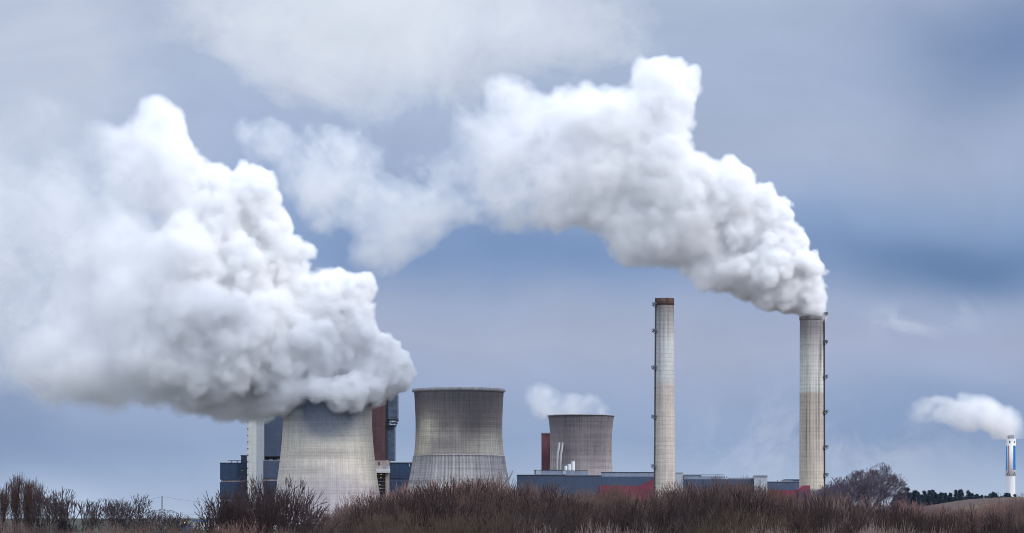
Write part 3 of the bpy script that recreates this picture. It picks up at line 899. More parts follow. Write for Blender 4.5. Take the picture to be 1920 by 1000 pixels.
def fork(T, T2, rnd, p, d, L, r, dep, top, sp):
    """a limb that wanders, then divides in two or three, down to fine twigs; top = depth at the trunk"""
    p = Vector(p); d = Vector(d).normalized(); n = 3 if dep > 1 else 2
    tgt = T2 if dep > top - sp['wood'] else T
    tip = min(1., max(0., 1.15 - dep * .28)); side = dep < top - 1
    for i in range(n):
        d = (d + rv(rnd) * sp['wob'] + Vector((0, 0, sp['up']))).normalized()
        q = p + d * (L / n); r1 = max(r * .9, sp['rmin'] * .8)
        tgt.seg(p[:], q[:], r, r1, tip)
        if side and dep > 0 and rnd.random() < sp['side']:
            s_ = rv(rnd); s_ = (s_ - d * s_.dot(d)).normalized(); nd = (d + s_ * rnd.uniform(.6, 1.2)).normalized()
            fork(T, T2, rnd, q, nd, L * rnd.uniform(.4, .7), max(r1 * .5, sp['rmin']), max(0, dep - 2), top, sp)
        p = q; r = r1
    if dep <= 0: return
    k = 3 if rnd.random() < sp['three'] else 2
    a0 = rnd.random() * 6.28; u = d.orthogonal().normalized(); v = d.cross(u)
    for m in range(k):
        a = a0 + m * 6.28 / k + rnd.gauss(0, .35); an = rnd.uniform(*sp['ang']) * (.55 if m == 0 and rnd.random() < .5 else 1)
        nd = d * math.cos(an) + (u * math.cos(a) + v * math.sin(a)) * math.sin(an)
        fork(T, T2, rnd, p, nd, L * rnd.uniform(*sp['len']), max(r * rnd.uniform(.58, .76), sp['rmin']), dep - 1, top, sp)


def proto_tree(seed, kind):
    rnd = random.Random(seed); T, T2 = Twigs(), Twigs()
    if kind == 'shrub':
        sp = dict(wob=.12, up=.05, side=.35, three=.25, ang=(.2, .55), len=(.68, .92), rmin=.016, wood=2)
        for k in range(11):
            a = rnd.random() * 6.28; s_ = rnd.random() ** .6 * .55
            fork(T, T2, rnd, (math.cos(a) * s_, math.sin(a) * s_, 0), (math.cos(a) * s_, math.sin(a) * s_, 1), rnd.uniform(1.7, 2.5), .055, 5, 5, sp)
        H = 8.
    elif kind == 'tree':
        sp = dict(wob=.09, up=.035, side=.3, three=.3, ang=(.25, .55), len=(.72, .92), rmin=.028, wood=3)
        fork(T, T2, rnd, (0, 0, 0), (rnd.gauss(0, .06), rnd.gauss(0, .06), 1), 2.3, .2, 7, 7, sp); H = 10.
    elif kind == 'open':
        sp = dict(wob=.09, up=.06, side=.28, three=.12, ang=(.2, .5), len=(.74, .95), rmin=.03, wood=3)
        for k in range(3):
            a = k * 2.1 + rnd.random(); tl = rnd.uniform(.1, .4)
            fork(T, T2, rnd, (math.cos(a) * .25, math.sin(a) * .25, 0), (math.cos(a) * tl, math.sin(a) * tl, 1), 2.4 * rnd.uniform(.85, 1), .15, 6, 6, sp)
        H = 10.
    elif kind == 'round':
        sp = dict(wob=.08, up=-.004, side=.25, three=.4, ang=(.28, .6), len=(.72, .86), rmin=.026, wood=3)
        T2.seg((0, 0, 0), (0, 0, 2.2), .55, .45)
        for k in range(6):
            a = k * 1.05 + rnd.random() * .5; tl = (.15, .9, .55, 1.0, .7, .95)[k]
            fork(T, T2, rnd, (0, 0, 1.6 + .12 * k), (math.cos(a) * tl, math.sin(a) * tl, 1), 2.5, .26, 7, 7, sp)
        H = 11.
    elif kind == 'poplar':
        sp = dict(wob=.06, up=.10, side=.6, three=.3, ang=(.12, .36), len=(.74, .92), rmin=.02, wood=3)
        for k in range(4):
            fork(T, T2, rnd, (rnd.gauss(0, .6), rnd.gauss(0, .6), 0), (rnd.gauss(0, .06), rnd.gauss(0, .06), 1), 3.0 * rnd.uniform(.8, 1), .16, 6, 6, sp)
        H = 12.
    elif kind in ('conifer', 'evergreen'):
        T2.seg((0, 0, 0), (0, 0, 10.3), .22, .03); H = 10.
        z = .8
        while z < 10:
            rad = (10.2 - z) * (.26 if kind == 'conifer' else 0.) + (0 if kind == 'conifer' else 2.6 * math.sqrt(max(.02, 1 - ((z - 5) / 5.4) ** 2)))
            for k in range(11):
                a = rnd.random() * 6.28; L = rad * rnd.uniform(.6, 1.1)
                p = Vector((0, 0, z + rnd.gauss(0, .1))); d = Vector((math.cos(a), math.sin(a), rnd.uniform(-.1, .35)))
                q = p + d * L; T2.seg(p[:], q[:], .04, .02)
                for i in range(9):
                    f = rnd.uniform(.15, 1); b = p + (q - p) * f
                    e = b + (d * .5 + rv(rnd) * .8) * .42; T.seg(b[:], e[:], .09, .02)
            z += .42
    # normalise to the height H
    if kind in ('shrub', 'tree', 'open', 'poplar', 'round'):
        h = np.percentile(np.array(T.b)[:, 2], 99.5)
        for Q in (T, T2):
            k = H / h
            Q.a = [tuple(c * k for c in p) for p in Q.a]; Q.b = [tuple(c * k for c in p) for p in Q.b]
    mt = T2.mesh(kind + '_trunk', M_bark); mc = T.mesh(kind + '_crown', M_needle if kind in ('conifer', 'evergreen') else M_twig)
    return mt, mc, H


PROTO = {}
for kind, n in (('shrub', 7), ('tree', 5), ('open', 5), ('poplar', 3), ('round', 1), ('conifer', 3), ('evergreen', 1)):
    PROTO[kind] = [proto_tree(100 + i * 7 + len(kind), kind) for i in range(n)]
RND = random.Random(11)


def plant(kind, px, pytop, Y, label, name, cat, group, width=1., tint=(1, 1, 1), idx=None, dz=0.):
    mt, mc, H = PROTO[kind][RND.randrange(len(PROTO[kind])) if idx is None else idx]
    x = (px - 960) * K * Y; z0 = ground_z(x, Y) + dz
    h = CZ + (HZ - pytop) * K * Y - z0
    s_ = h / H
    root = empty(name, (x, Y, z0 - .1), label, cat, group)
    root.scale = (s_ * width, s_ * width, s_); root.rotation_euler = (0, 0, RND.random() * 6.28)
    for nm, me in (('trunk', mt), ('crown', mc)):
        o = bpy.data.objects.new(nm, me); COL.objects.link(o); o.parent = root; o.color = (*tint, 1)
    return root


def place_word(px):
    for a, w in ((60, 'at the left edge'), (300, 'left of the pylon'), (400, 'left of the navy block'), (520, 'before the white stair tower'), (650, 'before the steaming tower'),
                 (770, 'below the red-brown block'), (960, 'below the middle cooling tower'), (1120, 'below the small cooling tower'), (1225, 'before the magenta hall corner'),
                 (1290, 'at the foot of the narrow chimney'), (1440, 'between the two tall chimneys'), (1580, 'at the foot of the wide chimney'), (1700, 'below the big round tree'),
                 (1860, 'before the heath slope'), (9999, 'at the right edge')):
        if px < a: return w


# thicket skyline (photo row of the tops along the frame)
SKX = [600, 640, 680, 720, 760, 800, 850, 900, 940, 990, 1040, 1100, 1160, 1200, 1250, 1290, 1340, 1380, 1430, 1470, 1510, 1560, 1620, 1680, 1740, 1800, 1860, 1900, 1960]
SKY = [980, 962, 944, 932, 922, 920, 914, 905, 913, 918, 928, 931, 928, 940, 920, 920, 916, 910, 916, 938, 942, 936, 940, 950, 960, 966, 958, 944, 936]
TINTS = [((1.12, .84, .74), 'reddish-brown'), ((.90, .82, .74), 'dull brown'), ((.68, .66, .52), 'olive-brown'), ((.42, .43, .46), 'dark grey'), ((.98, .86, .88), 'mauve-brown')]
GS = 'bare shrubs of the foreground thicket'
rows = [(330, 0, 26, .0), (285, 6, 30, .7), (245, 14, 34, .3), (212, 26, 40, .9), (184, 40, 48, .5), (160, 55, 56, .2)]
for ri, (Y, drop, stp, ph) in enumerate(rows):
    px = (600 if ri < 2 else 585) + ph * stp
    while px < 1945:
        q = px + RND.uniform(-8, 8)
        top = np.interp(q, SKX, SKY) - 5 + drop + RND.uniform(-13, 11)
        ti = RND.choice([0, 0, 1, 1, 4, 2] if ri < 2 else [0, 1, 2, 3, 1, 4] if ri < 4 else [2, 3, 1, 2, 3])
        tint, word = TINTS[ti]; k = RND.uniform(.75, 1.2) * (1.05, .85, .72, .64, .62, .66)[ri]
        rw = ('in the back row', 'in the second row', 'mid-thicket', 'mid-thicket', 'low in the thicket', 'at the lower edge')[ri]
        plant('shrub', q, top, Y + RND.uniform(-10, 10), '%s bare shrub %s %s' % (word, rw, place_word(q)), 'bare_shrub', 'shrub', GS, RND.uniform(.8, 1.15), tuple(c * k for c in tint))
        px += stp * RND.uniform(.8, 1.2)
# pale dry shrubs along the bottom edge
for px, py in ((1095, 987), (1130, 980), (1170, 986), (1425, 986), (1450, 990), (1640, 987), (1664, 980), (1760, 992), (1560, 992), (1020, 992), (1210, 994)):
    plant('shrub', px, py, 128 + RND.uniform(-4, 4), 'pale straw-coloured dry shrub at the bottom edge ' + place_word(px), 'dry_shrub', 'shrub', 'pale dry shrubs along the bottom edge', .62, (1.5, 1.46, 1.38))
# taller trees rising out of the thicket
for px in range(670, 1900, 46):     # darker, open-crowned saplings inside the thicket
    q = px + RND.uniform(-16, 16)
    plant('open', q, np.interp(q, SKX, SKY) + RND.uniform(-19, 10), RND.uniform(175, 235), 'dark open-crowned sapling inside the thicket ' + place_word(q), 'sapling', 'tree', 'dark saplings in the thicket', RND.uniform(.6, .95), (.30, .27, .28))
for px, py, w in ((905, 896, .5), (880, 902, .5), (1360, 892, .6), (1335, 898, .6), (1395, 896, .5), (1262, 905, .6), (1240, 912, .6), (1225, 915, .5), (1150, 905, .35), (1300, 908, .5), (1420, 902, .5)):
    plant('tree', px, py, 270 + RND.uniform(-15, 15), 'taller bare tree rising from the thicket ' + place_word(px), 'bare_tree', 'tree', 'taller bare trees in the thicket', w, (.75, .62, .60))
# two silvery birch-like stems on the right
for px, py in ((1576, 925), (1410, 935)):
    plant('tree', px, py, 200, 'slender bare birch with a pale trunk ' + place_word(px), 'birch_tree', 'tree', None, .4, (1.3, 1.2, 1.2))
# left trees
for px, py, kd, Y, w, lb in (
        (4, 902, 'poplar', 330, .62, 'upright bare poplar cut by the left edge of the frame'), (27, 890, 'poplar', 340, .62, 'tallest bare poplar near the left edge'),
        (48, 899, 'poplar', 330, .66, 'dense bare poplar in the middle of the left cluster'), (67, 903, 'poplar', 335, .62, 'bare poplar at the right end of the left cluster'),
        (92, 926, 'open', 330, .8, 'thin bare tree just right of the poplar cluster'), (108, 938, 'tree', 360, .7, 'small spindly bare tree right of the poplars'),
        (143, 922, 'open', 300, 1.0, 'spreading bare tree with a pointed top beside the dark evergreen'), (170, 950, 'tree', 340, .7, 'low bare tree right of the pointed spreading one'),
        (204, 941, 'tree', 320, .8, 'grey rounded bare tree left of its darker twin'), (246, 934, 'tree', 300, .9, 'dark rounded bare tree two trees left of the pylon'),
        (228, 948, 'tree', 310, .7, 'thin bare tree wedged between two rounded trees'), (303, 961, 'tree', 260, 1.2, 'low broad bare tree in front of the pylon'),
        (284, 966, 'tree', 280, 1., 'low bare tree just left of the pylon foot')):
    plant(kd, px, py - (7 if kd != 'poplar' and px < 260 else 0), Y, lb, 'poplar_tree' if kd == 'poplar' else 'bare_tree', 'tree', 'bare trees at the left', w, (.50, .42, .40) if kd == 'poplar' else (.34, .33, .37))
plant('evergreen', 118, 974, 250, 'dark round evergreen bush low at the left', 'evergreen_bush', 'bush', None, .8, (.6, .45, .6))
plant('evergreen', 77, 980, 250, 'small dark evergreen bush under the bare poplars', 'evergreen_bush', 'bush', None, .6, (.5, .4, .5))
for px, py, Y, w, lb in ((398, 942, 215, .55, 'forked bare tree left of the navy block'), (412, 952, 215, .8, 'leaning bare tree at the left corner of the navy block'), (450, 925, 215, .75, 'bare tree in front of the navy block'),
                         (433, 930, 215, .6, 'slim bare tree in front of the navy tiers'), (478, 917, 215, .6, 'bare tree before the white stair tower'), (501, 900, 200, .55, 'tall dark bare tree in front of the blue boiler house'),
                         (517, 903, 200, .7, 'tallest dark bare tree at the left edge of the large cooling tower'), (538, 925, 205, .9, 'bare tree leaning right in front of the large cooling tower'), (560, 936, 210, .8, 'spreading bare tree low on the large cooling tower')):
    plant('open', px, py - 9, Y, lb, 'bare_tree', 'tree', 'bare trees in front of the power station', w * 1.1, (.36, .32, .34))
for px in range(-10, 660, 22):
    q = px + RND.uniform(-9, 9); py = RND.uniform(976, 992) + (6 if 560 < q < 620 or 330 < q < 400 else 0)
    ti, word = RND.choice(TINTS[:4])
    plant('shrub', q, py, RND.uniform(170, 240), '%s low bare shrub along the bottom %s' % (word, place_word(q)), 'bare_shrub', 'shrub', 'low shrubs along the bottom left', .9, ti)
# far right: trees on the rise, round tree, conifers behind the slope
HAZE_TINT = (.62, .66, .95)  # blue of the distance haze, put into the colour of the far trees
plant('round', 1631, 873, 900, 'big round-crowned bare tree standing above the others right of the wide chimney', 'round_tree', 'tree', None, 1.0, (.62, .66, .85))  # its tint carries the bluish distance haze too
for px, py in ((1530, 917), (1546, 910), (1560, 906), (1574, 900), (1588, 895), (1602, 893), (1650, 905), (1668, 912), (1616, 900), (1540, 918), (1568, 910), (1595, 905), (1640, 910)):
    plant('tree', px, py, RND.uniform(860, 980), 'far haze-blue bare tree on the rise ' + ('left of the big round tree' if px < 1612 else 'beneath the big round tree'), 'bare_tree', 'tree', 'far bare trees on the rise', 1.1, HAZE_TINT)
px = 1680
while px < 1925:
    py = np.interp(px, [1680, 1700, 1730, 1780, 1850, 1925], [922, 918, 922, 921, 924, 929]) + RND.uniform(-4, 5)
    wd = 'left of the slim white chimney' if px < 1880 else 'at the foot of the slim white chimney'
    py += RND.choice([-3, 0, 0, 3, 5])
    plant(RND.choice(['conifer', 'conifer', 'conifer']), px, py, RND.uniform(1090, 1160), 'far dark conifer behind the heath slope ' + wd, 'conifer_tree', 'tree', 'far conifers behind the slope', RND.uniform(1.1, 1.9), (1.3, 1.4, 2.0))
    px += RND.uniform(2.5, 7)
for px, py in ((1690, 935), (1710, 940), (1735, 948), (1762, 952), (1790, 948), (1812, 955), (1845, 948), (1880, 942), (1905, 935), (1918, 925)):
    plant('shrub', px, py, RND.uniform(400, 560), 'mauve-brown bare bush on the heath slope ' + place_word(px), 'heath_bush', 'bush', 'bushes on the heath slope', 1.1, (.95, .75, .85))

# ------------------------------------------------------------------ steam


def up(rng, shape, cell):
    """smooth random field: a coarse lattice of random numbers raised to the grid by cubic B-splines"""
    cell = list(cell) if isinstance(cell, (list, tuple)) else [cell] * 3
    out = rng.random([int(n / c) + 4 for n, c in zip(shape, cell)]).astype(np.float32) - .5
    for a, (n, c) in enumerate(zip(shape, cell)):
        t = np.arange(n) / c + 1; i = np.floor(t).astype(int); f = t - i
        M = np.zeros((n, out.shape[a]), np.float32); r = np.arange(n)
        M[r, i - 1] += (1 - f) ** 3 / 6; M[r, i] += (3 * f ** 3 - 6 * f * f + 4) / 6
        M[r, i + 1] += (-3 * f ** 3 + 3 * f * f + 3 * f + 1) / 6; M[r, i + 2] += f ** 3 / 6
        out = np.moveaxis(np.tensordot(M, out, (1, a)), 0, a)
    return out * 2.6


class Grid:
    def __init__(s, lo, hi, v):
        s.lo = np.array(lo, float); s.v = v; s.n = [int(math.ceil((b - a) / v)) + 1 for a, b in zip(lo, hi)]
        s.hi = s.lo + (np.array(s.n) - 1) * v
        s.F = np.full(s.n, -60., np.float32)
        s.ax = [(s.lo[a] + np.arange(s.n[a]) * v).astype(np.float32) for a in range(3)]

    def soft(s, c, r, k):
        m = r + 6 * k; sl = []; ax = []
        if not hasattr(s, 'S'): s.S = np.zeros(s.n, np.float32); s.k = k
        for a in range(3):
            i = max(0, int((c[a] - m - s.lo[a]) / s.v)); j = min(s.n[a], int((c[a] + m - s.lo[a]) / s.v) + 2)
            if j <= i: return
            sl.append(slice(i, j)); ax.append(s.ax[a][i:j] - c[a])
        d = r - np.sqrt(ax[0][:, None, None] ** 2 + ax[1][None, :, None] ** 2 + ax[2][None, None, :] ** 2)
        s.S[tuple(sl)] += np.exp(d / k)

    def blob(s, c, r):
        m = r + 16; sl = []; ax = []
        for a in range(3):
            i = max(0, int((c[a] - m - s.lo[a]) / s.v)); j = min(s.n[a], int((c[a] + m - s.lo[a]) / s.v) + 2)
            if j <= i: return
            sl.append(slice(i, j)); ax.append(s.ax[a][i:j] - c[a])
        d = r - np.sqrt(ax[0][:, None, None] ** 2 + ax[1][None, :, None] ** 2 + ax[2][None, None, :] ** 2)
        v = s.F[tuple(sl)]; np.maximum(v, d, out=v)


def steam_materials(name, sig):
    m = bpy.data.materials.new(name); m.use_nodes = True; t = NT(m.node_tree); t.n.clear()
    o = t.n.new('ShaderNodeOutputMaterial'); s_ = t.n.new('ShaderNodeVolumePrincipled')
    s_.inputs['Color'].default_value = (.996, .9967, 1, 1); s_.inputs['Density'].default_value = sig; s_.inputs['Anisotropy'].default_value = 0.
    t.l(s_.outputs[0], o.inputs['Volume'])
    return m


mv = bpy.data.materials.new('steam veil'); mv.use_nodes = True; t = NT(mv.node_tree); t.n.clear()
_o = t.n.new('ShaderNodeOutputMaterial'); _d = t.n.new('ShaderNodeBsdfDiffuse'); _d.inputs[0].default_value = (.9, .93, .97, 1)
_t = t.n.new('ShaderNodeBsdfTransparent'); _m = t.n.new('ShaderNodeMixShader'); 
_a = t.n.new('ShaderNodeAttribute'); _a.attribute_name = 'thick'; t.l(_a.outputs['Fac'], _m.inputs[0])
_tr = t.n.new('ShaderNodeBsdfTranslucent'); _tr.inputs[0].default_value = (.95, .97, 1, 1)
_m2 = t.n.new('ShaderNodeMixShader'); _m2.inputs[0].default_value = .35
t.l(_d.outputs[0], _m2.inputs[1]); t.l(_tr.outputs[0], _m2.inputs[2])
t.l(_t.outputs[0], _m.inputs[1]); t.l(_m2.outputs[0], _m.inputs[2]); t.l(_m.outputs[0], _o.inputs['Surface'])


def steam_object(name, g, dens, sig, label, iso, group, thick, sub=1):
    import openvdb
    d2 = dens[::sub, ::sub, ::sub].copy()
    d2[0] = d2[-1] = 0; d2[:, 0] = d2[:, -1] = 0; d2[:, :, 0] = d2[:, :, -1] = 0
    vg = openvdb.FloatGrid(); vg.copyFromArray((iso - d2).astype(np.float32)); vg.background = iso
    pts, quads = vg.convertToQuads(0.)
    pts = pts * (sub * g.v) + g.lo
    org = np.array([pts[:, 0].mean(), pts[:, 1].mean(), pts[:, 2].min()])
    me = bpy.data.meshes.new(name); me.vertices.add(len(pts)); me.vertices.foreach_set('co', (pts - org).astype(np.float32).ravel())
    me.loops.add(quads.size); me.loops.foreach_set('vertex_index', quads.astype(np.int32).ravel())
    me.polygons.add(len(quads)); me.polygons.foreach_set('loop_start', np.arange(0, quads.size, 4, dtype=np.int32)); me.polygons.foreach_set('loop_total', np.full(len(quads), 4, np.int32))
    me.polygons.foreach_set('use_smooth', np.ones(len(quads), bool)); me.update(calc_edges=True)
    ta = me.attributes.new('thick', 'FLOAT', 'POINT'); ta.data.foreach_set('value', thick(pts[:, 0]).astype(np.float32))
    me.materials.append(mv)
    root = bpy.data.objects.new(name, me); COL.objects.link(root); root.location = org
    tag(root, label, 'steam plume', group)
    # the vapour itself: a density grid filled from the numbers kept on a lattice of points
    la = bpy.data.meshes.new('vapour_lattice'); la.vertices.add(dens.size)
    at = la.attributes.new('d', 'FLOAT', 'POINT'); at.data.foreach_set('value', np.ascontiguousarray(dens, dtype=np.float32).ravel())
    lo = bpy.data.objects.new('vapour_lattice', la); COL.objects.link(lo); lo.hide_render = True; lo['kind'] = 'helper'
    mat = steam_materials(name, sig)
    vol = bpy.data.volumes.new('vapour'); o = bpy.data.objects.new('vapour', vol); COL.objects.link(o)
    vol.materials.append(mat)
    o.parent = root; o.location = -Vector(org)
    ng = bpy.data.node_groups.new(name, 'GeometryNodeTree')
    ng.interface.new_socket('Geometry', in_out='INPUT', socket_type='NodeSocketGeometry')
    ng.interface.new_socket('Geometry', in_out='OUTPUT', socket_type='NodeSocketGeometry')
    nn = ng.nodes; L = ng.links.new
    go = nn.new('NodeGroupOutput'); oi = nn.new('GeometryNodeObjectInfo'); oi.inputs['Object'].default_value = lo
    vc = nn.new('GeometryNodeVolumeCube'); vc.inputs['Min'].default_value = tuple(g.lo); vc.inputs['Max'].default_value = tuple(g.hi)
    for a, k in enumerate(('Resolution X', 'Resolution Y', 'Resolution Z')): vc.inputs[k].default_value = g.n[a]
    pos = nn.new('GeometryNodeInputPosition')
    sub = nn.new('ShaderNodeVectorMath'); sub.operation = 'SUBTRACT'; sub.inputs[1].default_value = tuple(g.lo); L(pos.outputs[0], sub.inputs[0])
    mul = nn.new('ShaderNodeVectorMath'); mul.operation = 'SCALE'; mul.inputs['Scale'].default_value = 1 / g.v; L(sub.outputs[0], mul.inputs[0])
    sp = nn.new('ShaderNodeSeparateXYZ'); L(mul.outputs[0], sp.inputs[0])

    def f2i(sk):
        c = nn.new('FunctionNodeFloatToInt'); c.rounding_mode = 'ROUND'; L(sk, c.inputs[0]); return c.outputs[0]

    def im(op, a, b):
        m = nn.new('FunctionNodeIntegerMath'); m.operation = op; L(a, m.inputs[0])
        if isinstance(b, int): m.inputs[1].default_value = b
        else: L(b, m.inputs[1])
        return m.outputs[0]
    i = im('ADD', im('MULTIPLY', im('ADD', im('MULTIPLY', f2i(sp.outputs[0]), g.n[1]), f2i(sp.outputs[1])), g.n[2]), f2i(sp.outputs[2]))
    na = nn.new('GeometryNodeInputNamedAttribute'); na.data_type = 'FLOAT'; na.inputs[0].default_value = 'd'
    si = nn.new('GeometryNodeSampleIndex'); si.data_type = 'FLOAT'; si.domain = 'POINT'; si.clamp = True
    L(oi.outputs['Geometry'], si.inputs['Geometry']); L(na.outputs[0], si.inputs['Value']); L(i, si.inputs['Index'])
    L(si.outputs[0], vc.inputs['Density'])
    sm = nn.new('GeometryNodeSetMaterial'); sm.inputs['Material'].default_value = mat; L(vc.outputs[0], sm.inputs[0]); L(sm.outputs[0], go.inputs[0])
    md = o.modifiers.new('density', 'NODES'); md.node_group = ng
    return root


def steam(name, Y, x0, x1, y0, y1, depth, main, v, seed, sig, label, ctrl, kids=26, iso=.05, bumps=(), group='steam plumes'):
    """main: (px, py, radius px, depth offset m); ctrl: px stops -> (softness m, erosion, density)"""
    rnd = random.Random(seed); rng = np.random.default_rng(seed)
    a = W(x0, y1, Y); b = W(x1, y0, Y)
    g = Grid((a[0], Y - depth, a[2]), (b[0], Y + depth, b[2]), v)
    S = K * Y
    cs = sorted(ctrl); xs = [c[0] for c in cs]
    age_of = lambda p: float(np.interp(p, xs, [c[4] for c in cs]))
    for px, py, r, dyy in main:
        c = Vector(W(px, py, Y)); c.y += dyy; rr = r * S * (1.0 if len(main) > 20 else .78)
        g.soft(c, rr, 5.5 * S / .4)
        if age_of(px) > .95: continue
        g.blob(c, rr)
        kr = (.22, .42)
        for k in range(kids if r > 20 else kids // 2):
            u = (rv(rnd) + Vector((0, -.35, .1))).normalized()
            r2 = rr * rnd.uniform(*kr); c2 = c + u * (rr * rnd.uniform(.72, .95)); g.blob(c2, r2)
            for q in range(5):
                u2 = (u + .9 * rv(rnd)).normalized(); r3 = r2 * rnd.uniform(.28, .5)
                c3 = c2 + u2 * r2 * .88; g.blob(c3, r3)
                if r3 > 2.5 * v:
                    for w in range(3): g.blob(c3 + (u2 + .9 * rv(rnd)).normalized() * r3 * .9, r3 * rnd.uniform(.35, .5))
    px = g.ax[0] / S + 960
    soft = np.interp(px, xs, [c[1] for c in cs]).astype(np.float32)[:, None, None]
    ero = np.interp(px, xs, [c[2] for c in cs]).astype(np.float32)[:, None, None]
    den = np.interp(px, xs, [c[3] for c in cs]).astype(np.float32)[:, None, None]
    age = np.interp(px, xs, [c[4] for c in cs]).astype(np.float32)[:, None, None]
    q = S / .4
    Fs = g.k * np.log(g.S + 1e-6) + 1.0 * q
    F = np.maximum(g.F, -40) * (1 - age) + np.maximum(Fs, -40) * age
    F = np.maximum(F, Fs - (3 + 4 * age) * q)
    N = up(rng, g.n, 44 * q / v) * (9. * q)
    for cell, am in ((22, 6.), (11, 4.4), (5.5, 3.4), (3.4, 2.2)):
        f = up(rng, g.n, max(1.7, cell * q / v)) * (am * q)
        N += f - (np.abs(f) * .5 if cell < 12 else 0)
    # fold the noise with a slow swirl
    def offs(seedless):
        return (up(rng, g.n, 34 * q / v) * 13 * q + up(rng, g.n, 12 * q / v) * 5 * q) / v
    idx = []
    for a in range(3):
        sh = [1, 1, 1]; sh[a] = -1
        idx.append(np.clip(np.arange(g.n[a]).reshape(sh) + offs(0) * age, 0, g.n[a] - 1).astype(np.int32))
    N = N[idx[0], idx[1], idx[2]]
    F = F + N * ero
    F = F - np.abs(up(rng, g.n, 9 * q / v)) * 3.0 * q * (1 - .7 * age) + .9 * q
    F = F + up(rng, g.n, max(1.6, 2.7 * q / v)) * (1.7 * q)
    d = np.clip(F / soft, 0, 1)
    d = d * d * (3 - 2 * d)
    # inner unevenness of the old steam
    w = (up(rng, g.n, 30 * q / v) * 1.3 + up(rng, g.n, 13 * q / v) * 1.2 + up(rng, g.n, 6 * q / v) * .9 + up(rng, g.n, 3 * q / v) * .6)
    w = 1 + w[idx[0], idx[1], idx[2]] * np.clip(age * ero, 0, 1.4)
    if bumps:
        py = HZ - (g.ax[2] - CZ) / S
        for bx, by, sx, sy, ad in bumps:
            den = den + ad * np.exp(-((px - bx) / sx) ** 2)[:, None, None] * np.exp(-((py - by) / sy) ** 2)[None, None, :].astype(np.float32)
        den = np.maximum(den, .02)
    d = d * np.clip(w, 0, 2.2) * den
    e = np.minimum(1, np.minimum(np.arange(g.n[0]), np.arange(g.n[0])[::-1]) / 12.)[:, None, None].astype(np.float32)
    d = d * e
    d[d < .004] = 0
    d = np.clip(d, 0, 6)
    return steam_object(name, g, d, sig, label, iso, group, lambda X: np.interp(X / S + 960, xs, [c[5] for c in cs]), 1 if len(main) > 20 else 2)


LEFT = [(700, 722, 40, 0), (735, 695, 36, 0), (752, 690, 22, 5), (745, 715, 24, -5), (700, 675, 42, 0), (660, 725, 52, 5), (605, 728, 50, 0), (555, 735, 42, 0), (655, 640, 55, 0), (672, 590, 30, 0), (655, 558, 42, 8), (622, 540, 36, 10), (600, 515, 14, 10), (640, 512, 14, 8),
        (684, 535, 24, 8), (600, 590, 55, 0), (590, 660, 70, -10), (520, 690, 78, -10), (480, 745, 42, 0), (425, 757, 30, 0), (440, 640, 90, -20), (500, 600, 80, 0), (530, 545, 52, 5), (510, 480, 60, 8), (500, 420, 54, 8), (470, 368, 56, 8),
        (400, 342, 32, 10), (385, 345, 24, 10), (430, 400, 62, 5), (400, 450, 70, 0), (440, 520, 80, -5), (350, 425, 56, 0), (320, 350, 56, 0), (305, 285, 46, 5), (303, 232, 30, 5), (284, 210, 22, 5), (248, 285, 34, 0), (240, 330, 62, 0),
        (572, 478, 14, 0), (582, 466, 15, 0), (590, 468, 11, 0), (350, 500, 90, -15), (370, 600, 100, -20), (300, 680, 85, -20), (390, 700, 75, -20), (250, 580, 100, -10), (230, 470, 90, 0), (195, 385, 80, 10), (205, 275, 40, 0),
        (180, 690, 76, -10), (120, 700, 66, 0), (70, 680, 52, 0), (100, 600, 100, 0), (100, 480, 110, 10), (80, 370, 110, 15), (60, 240, 90, 15), (140, 260, 60, 10), (-40, 300, 110, 15), (280, 738, 40, -10), (220, 742, 36, -10), (100, 735, 44, 0), (50, 715, 46, 0), (150, 735, 46, 0), (10, 690, 46, 0), (200, 738, 42, 0), (-50, 560, 110, 10), (-60, 430, 120, 20), (350, 745, 40, -10), (430, 762, 30, -10),
        (555, 742, 32, -26), (598, 738, 32, -30), (542, 750, 28, -26), (530, 735, 30, -10), (636, 748, 30, -32), (672, 736, 30, -28), (525, 750, 30, -20), (700, 732, 24, -20), (500, 758, 28, -10)]
steam('steam_plume', 1960, -120, 800, 130, 815, 72, LEFT, 1.1, 5, .15, 'huge white steam cloud billowing left from the large cooling tower',
      [(-120, 20, 1.0, .08, 1, .03), (60, 17, 1.0, .10, 1, .03), (180, 13, .95, .15, 1, .03), (260, 8, .8, .4, .8, .04), (330, 4.6, .75, 1., .5, .05), (400, 3.4, .75, 1.5, .3, .06), (520, 2.8, .7, 2., .2, .08), (650, 2.4, .65, 2.6, .2, .1), (800, 1.8, .55, 4., .1, .12)], bumps=[(60, 235, 190, 90, -.075), (150, 250, 60, 70, -.06), (40, 380, 150, 70, -.03), (200, 710, 150, 62, .55), (60, 690, 60, 55, .35), (190, 470, 60, 140, .08), (300, 240, 60, 90, .5), (240, 640, 200, 100, .05)])
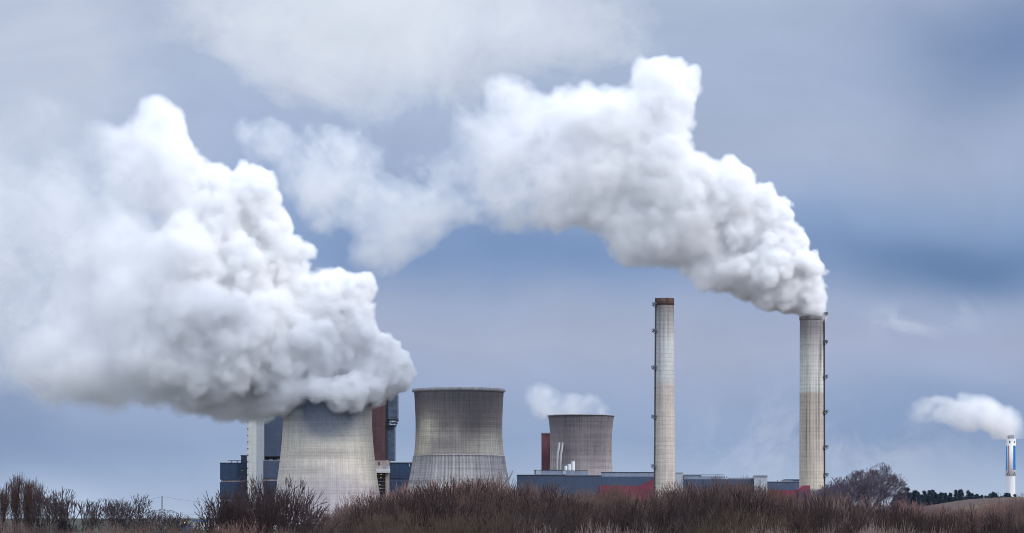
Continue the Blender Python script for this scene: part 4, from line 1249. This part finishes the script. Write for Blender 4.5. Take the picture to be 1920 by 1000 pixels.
RIGHT = [(1522, 588, 22, 0), (1523, 568, 24, 0), (1508, 540, 34, 0), (1497, 505, 42, 0), (1465, 465, 52, 5), (1440, 520, 46, -5), (1475, 560, 30, 0), (1440, 560, 22, 0), (1410, 430, 68, 5), (1405, 510, 54, 0), (1375, 385, 54, 0), (1368, 330, 28, 5), (1385, 345, 26, 0), (1340, 350, 46, 0), (1350, 505, 50, 0), (1322, 525, 32, -8),
         (1300, 430, 76, 5), (1220, 440, 56, 0), (1175, 455, 38, 0), (1180, 400, 52, 0), (1270, 355, 64, 0), (1310, 320, 30, 0), (1200, 330, 72, 0), (1230, 260, 60, 0), (1245, 200, 56, 0), (1222, 145, 42, 0), (1270, 155, 38, 5), (1160, 230, 72, 0), (1100, 235, 76, 0),
         (1100, 330, 78, 0), (1040, 260, 76, 0), (1040, 350, 74, 0), (980, 270, 76, 0), (970, 365, 68, 0), (910, 265, 62, 0), (872, 235, 46, 0), (850, 200, 30, 0), (935, 175, 34, 0), (960, 200, 40, 0), (900, 350, 66, 0), (840, 380, 60, 0), (790, 420, 54, 0), (1120, 390, 40, 0), (1050, 400, 36, 0),
         (750, 452, 44, 0), (722, 468, 34, 0), (780, 345, 56, 0), (720, 350, 56, 0), (660, 330, 56, 0), (700, 290, 46, 0), (640, 290, 48, 0), (590, 290, 46, 0), (540, 280, 44, 0), (490, 268, 42, 0), (468, 250, 28, 0), (560, 335, 38, 0), (610, 355, 40, 0), (665, 392, 36, 0), (700, 420, 38, 0), (770, 290, 30, 0), (690, 360, 56, 5), (840, 330, 50, 0), (800, 390, 56, 0), (650, 300, 50, 0), (760, 440, 44, 0), (620, 320, 46, 5), (600, 400, 26, 0), (560, 300, 40, 0), (690, 460, 26, 0), (740, 480, 26, 0)]
steam('steam_plume', 1850, 420, 1565, 80, 612, 48, RIGHT, 1.05, 9, .15, 'long white plume streaming left from the wide chimney across the sky',
      [(420, 11, 1.5, .16, 1, .03), (700, 11, 1.3, .18, 1, .03), (850, 10, 1.0, .20, 1, .03), (1000, 7, 1.2, .5, 1, .04), (1120, 4.2, .95, 1., .6, .05), (1250, 3., .8, 1.3, .35, .06), (1350, 2.6, .7, 1.7, .25, .08), (1565, 1.8, .55, 5., .1, .12)])
steam('steam_plume', 2400, 960, 1170, 715, 785, 30, [(1130, 775, 16, 0), (1100, 768, 22, 0), (1070, 768, 24, 0), (1045, 762, 20, 0), (1020, 750, 14, 0), (1000, 745, 10, 0), (1085, 755, 16, 0)], 1.25, 15, .06,
      'thin wisp of steam drifting left off the small dark cooling tower', [(960, 10, 1.6, .25, 1, .03), (1030, 9, 1.5, .45, 1, .03), (1170, 9, 1.3, .6, 1, .03)], iso=.06)
steam('steam_plume', 3200, 1680, 1925, 725, 822, 40, [(1894, 812, 9, 0), (1900, 803, 14, 0), (1885, 792, 20, 0), (1860, 782, 26, 0), (1830, 774, 24, 0), (1800, 768, 24, 0), (1770, 758, 18, 0), (1748, 752, 12, 0), (1812, 790, 16, 0), (1712, 775, 6, 0)], 1.6, 19, .085,
      'small white plume drifting left from the far slim white chimney', [(1680, 9, 1.6, .3, 1, .03), (1740, 9, 1.55, .32, 1, .03), (1925, 7, 1.3, .5, .95, .04)], iso=.1)
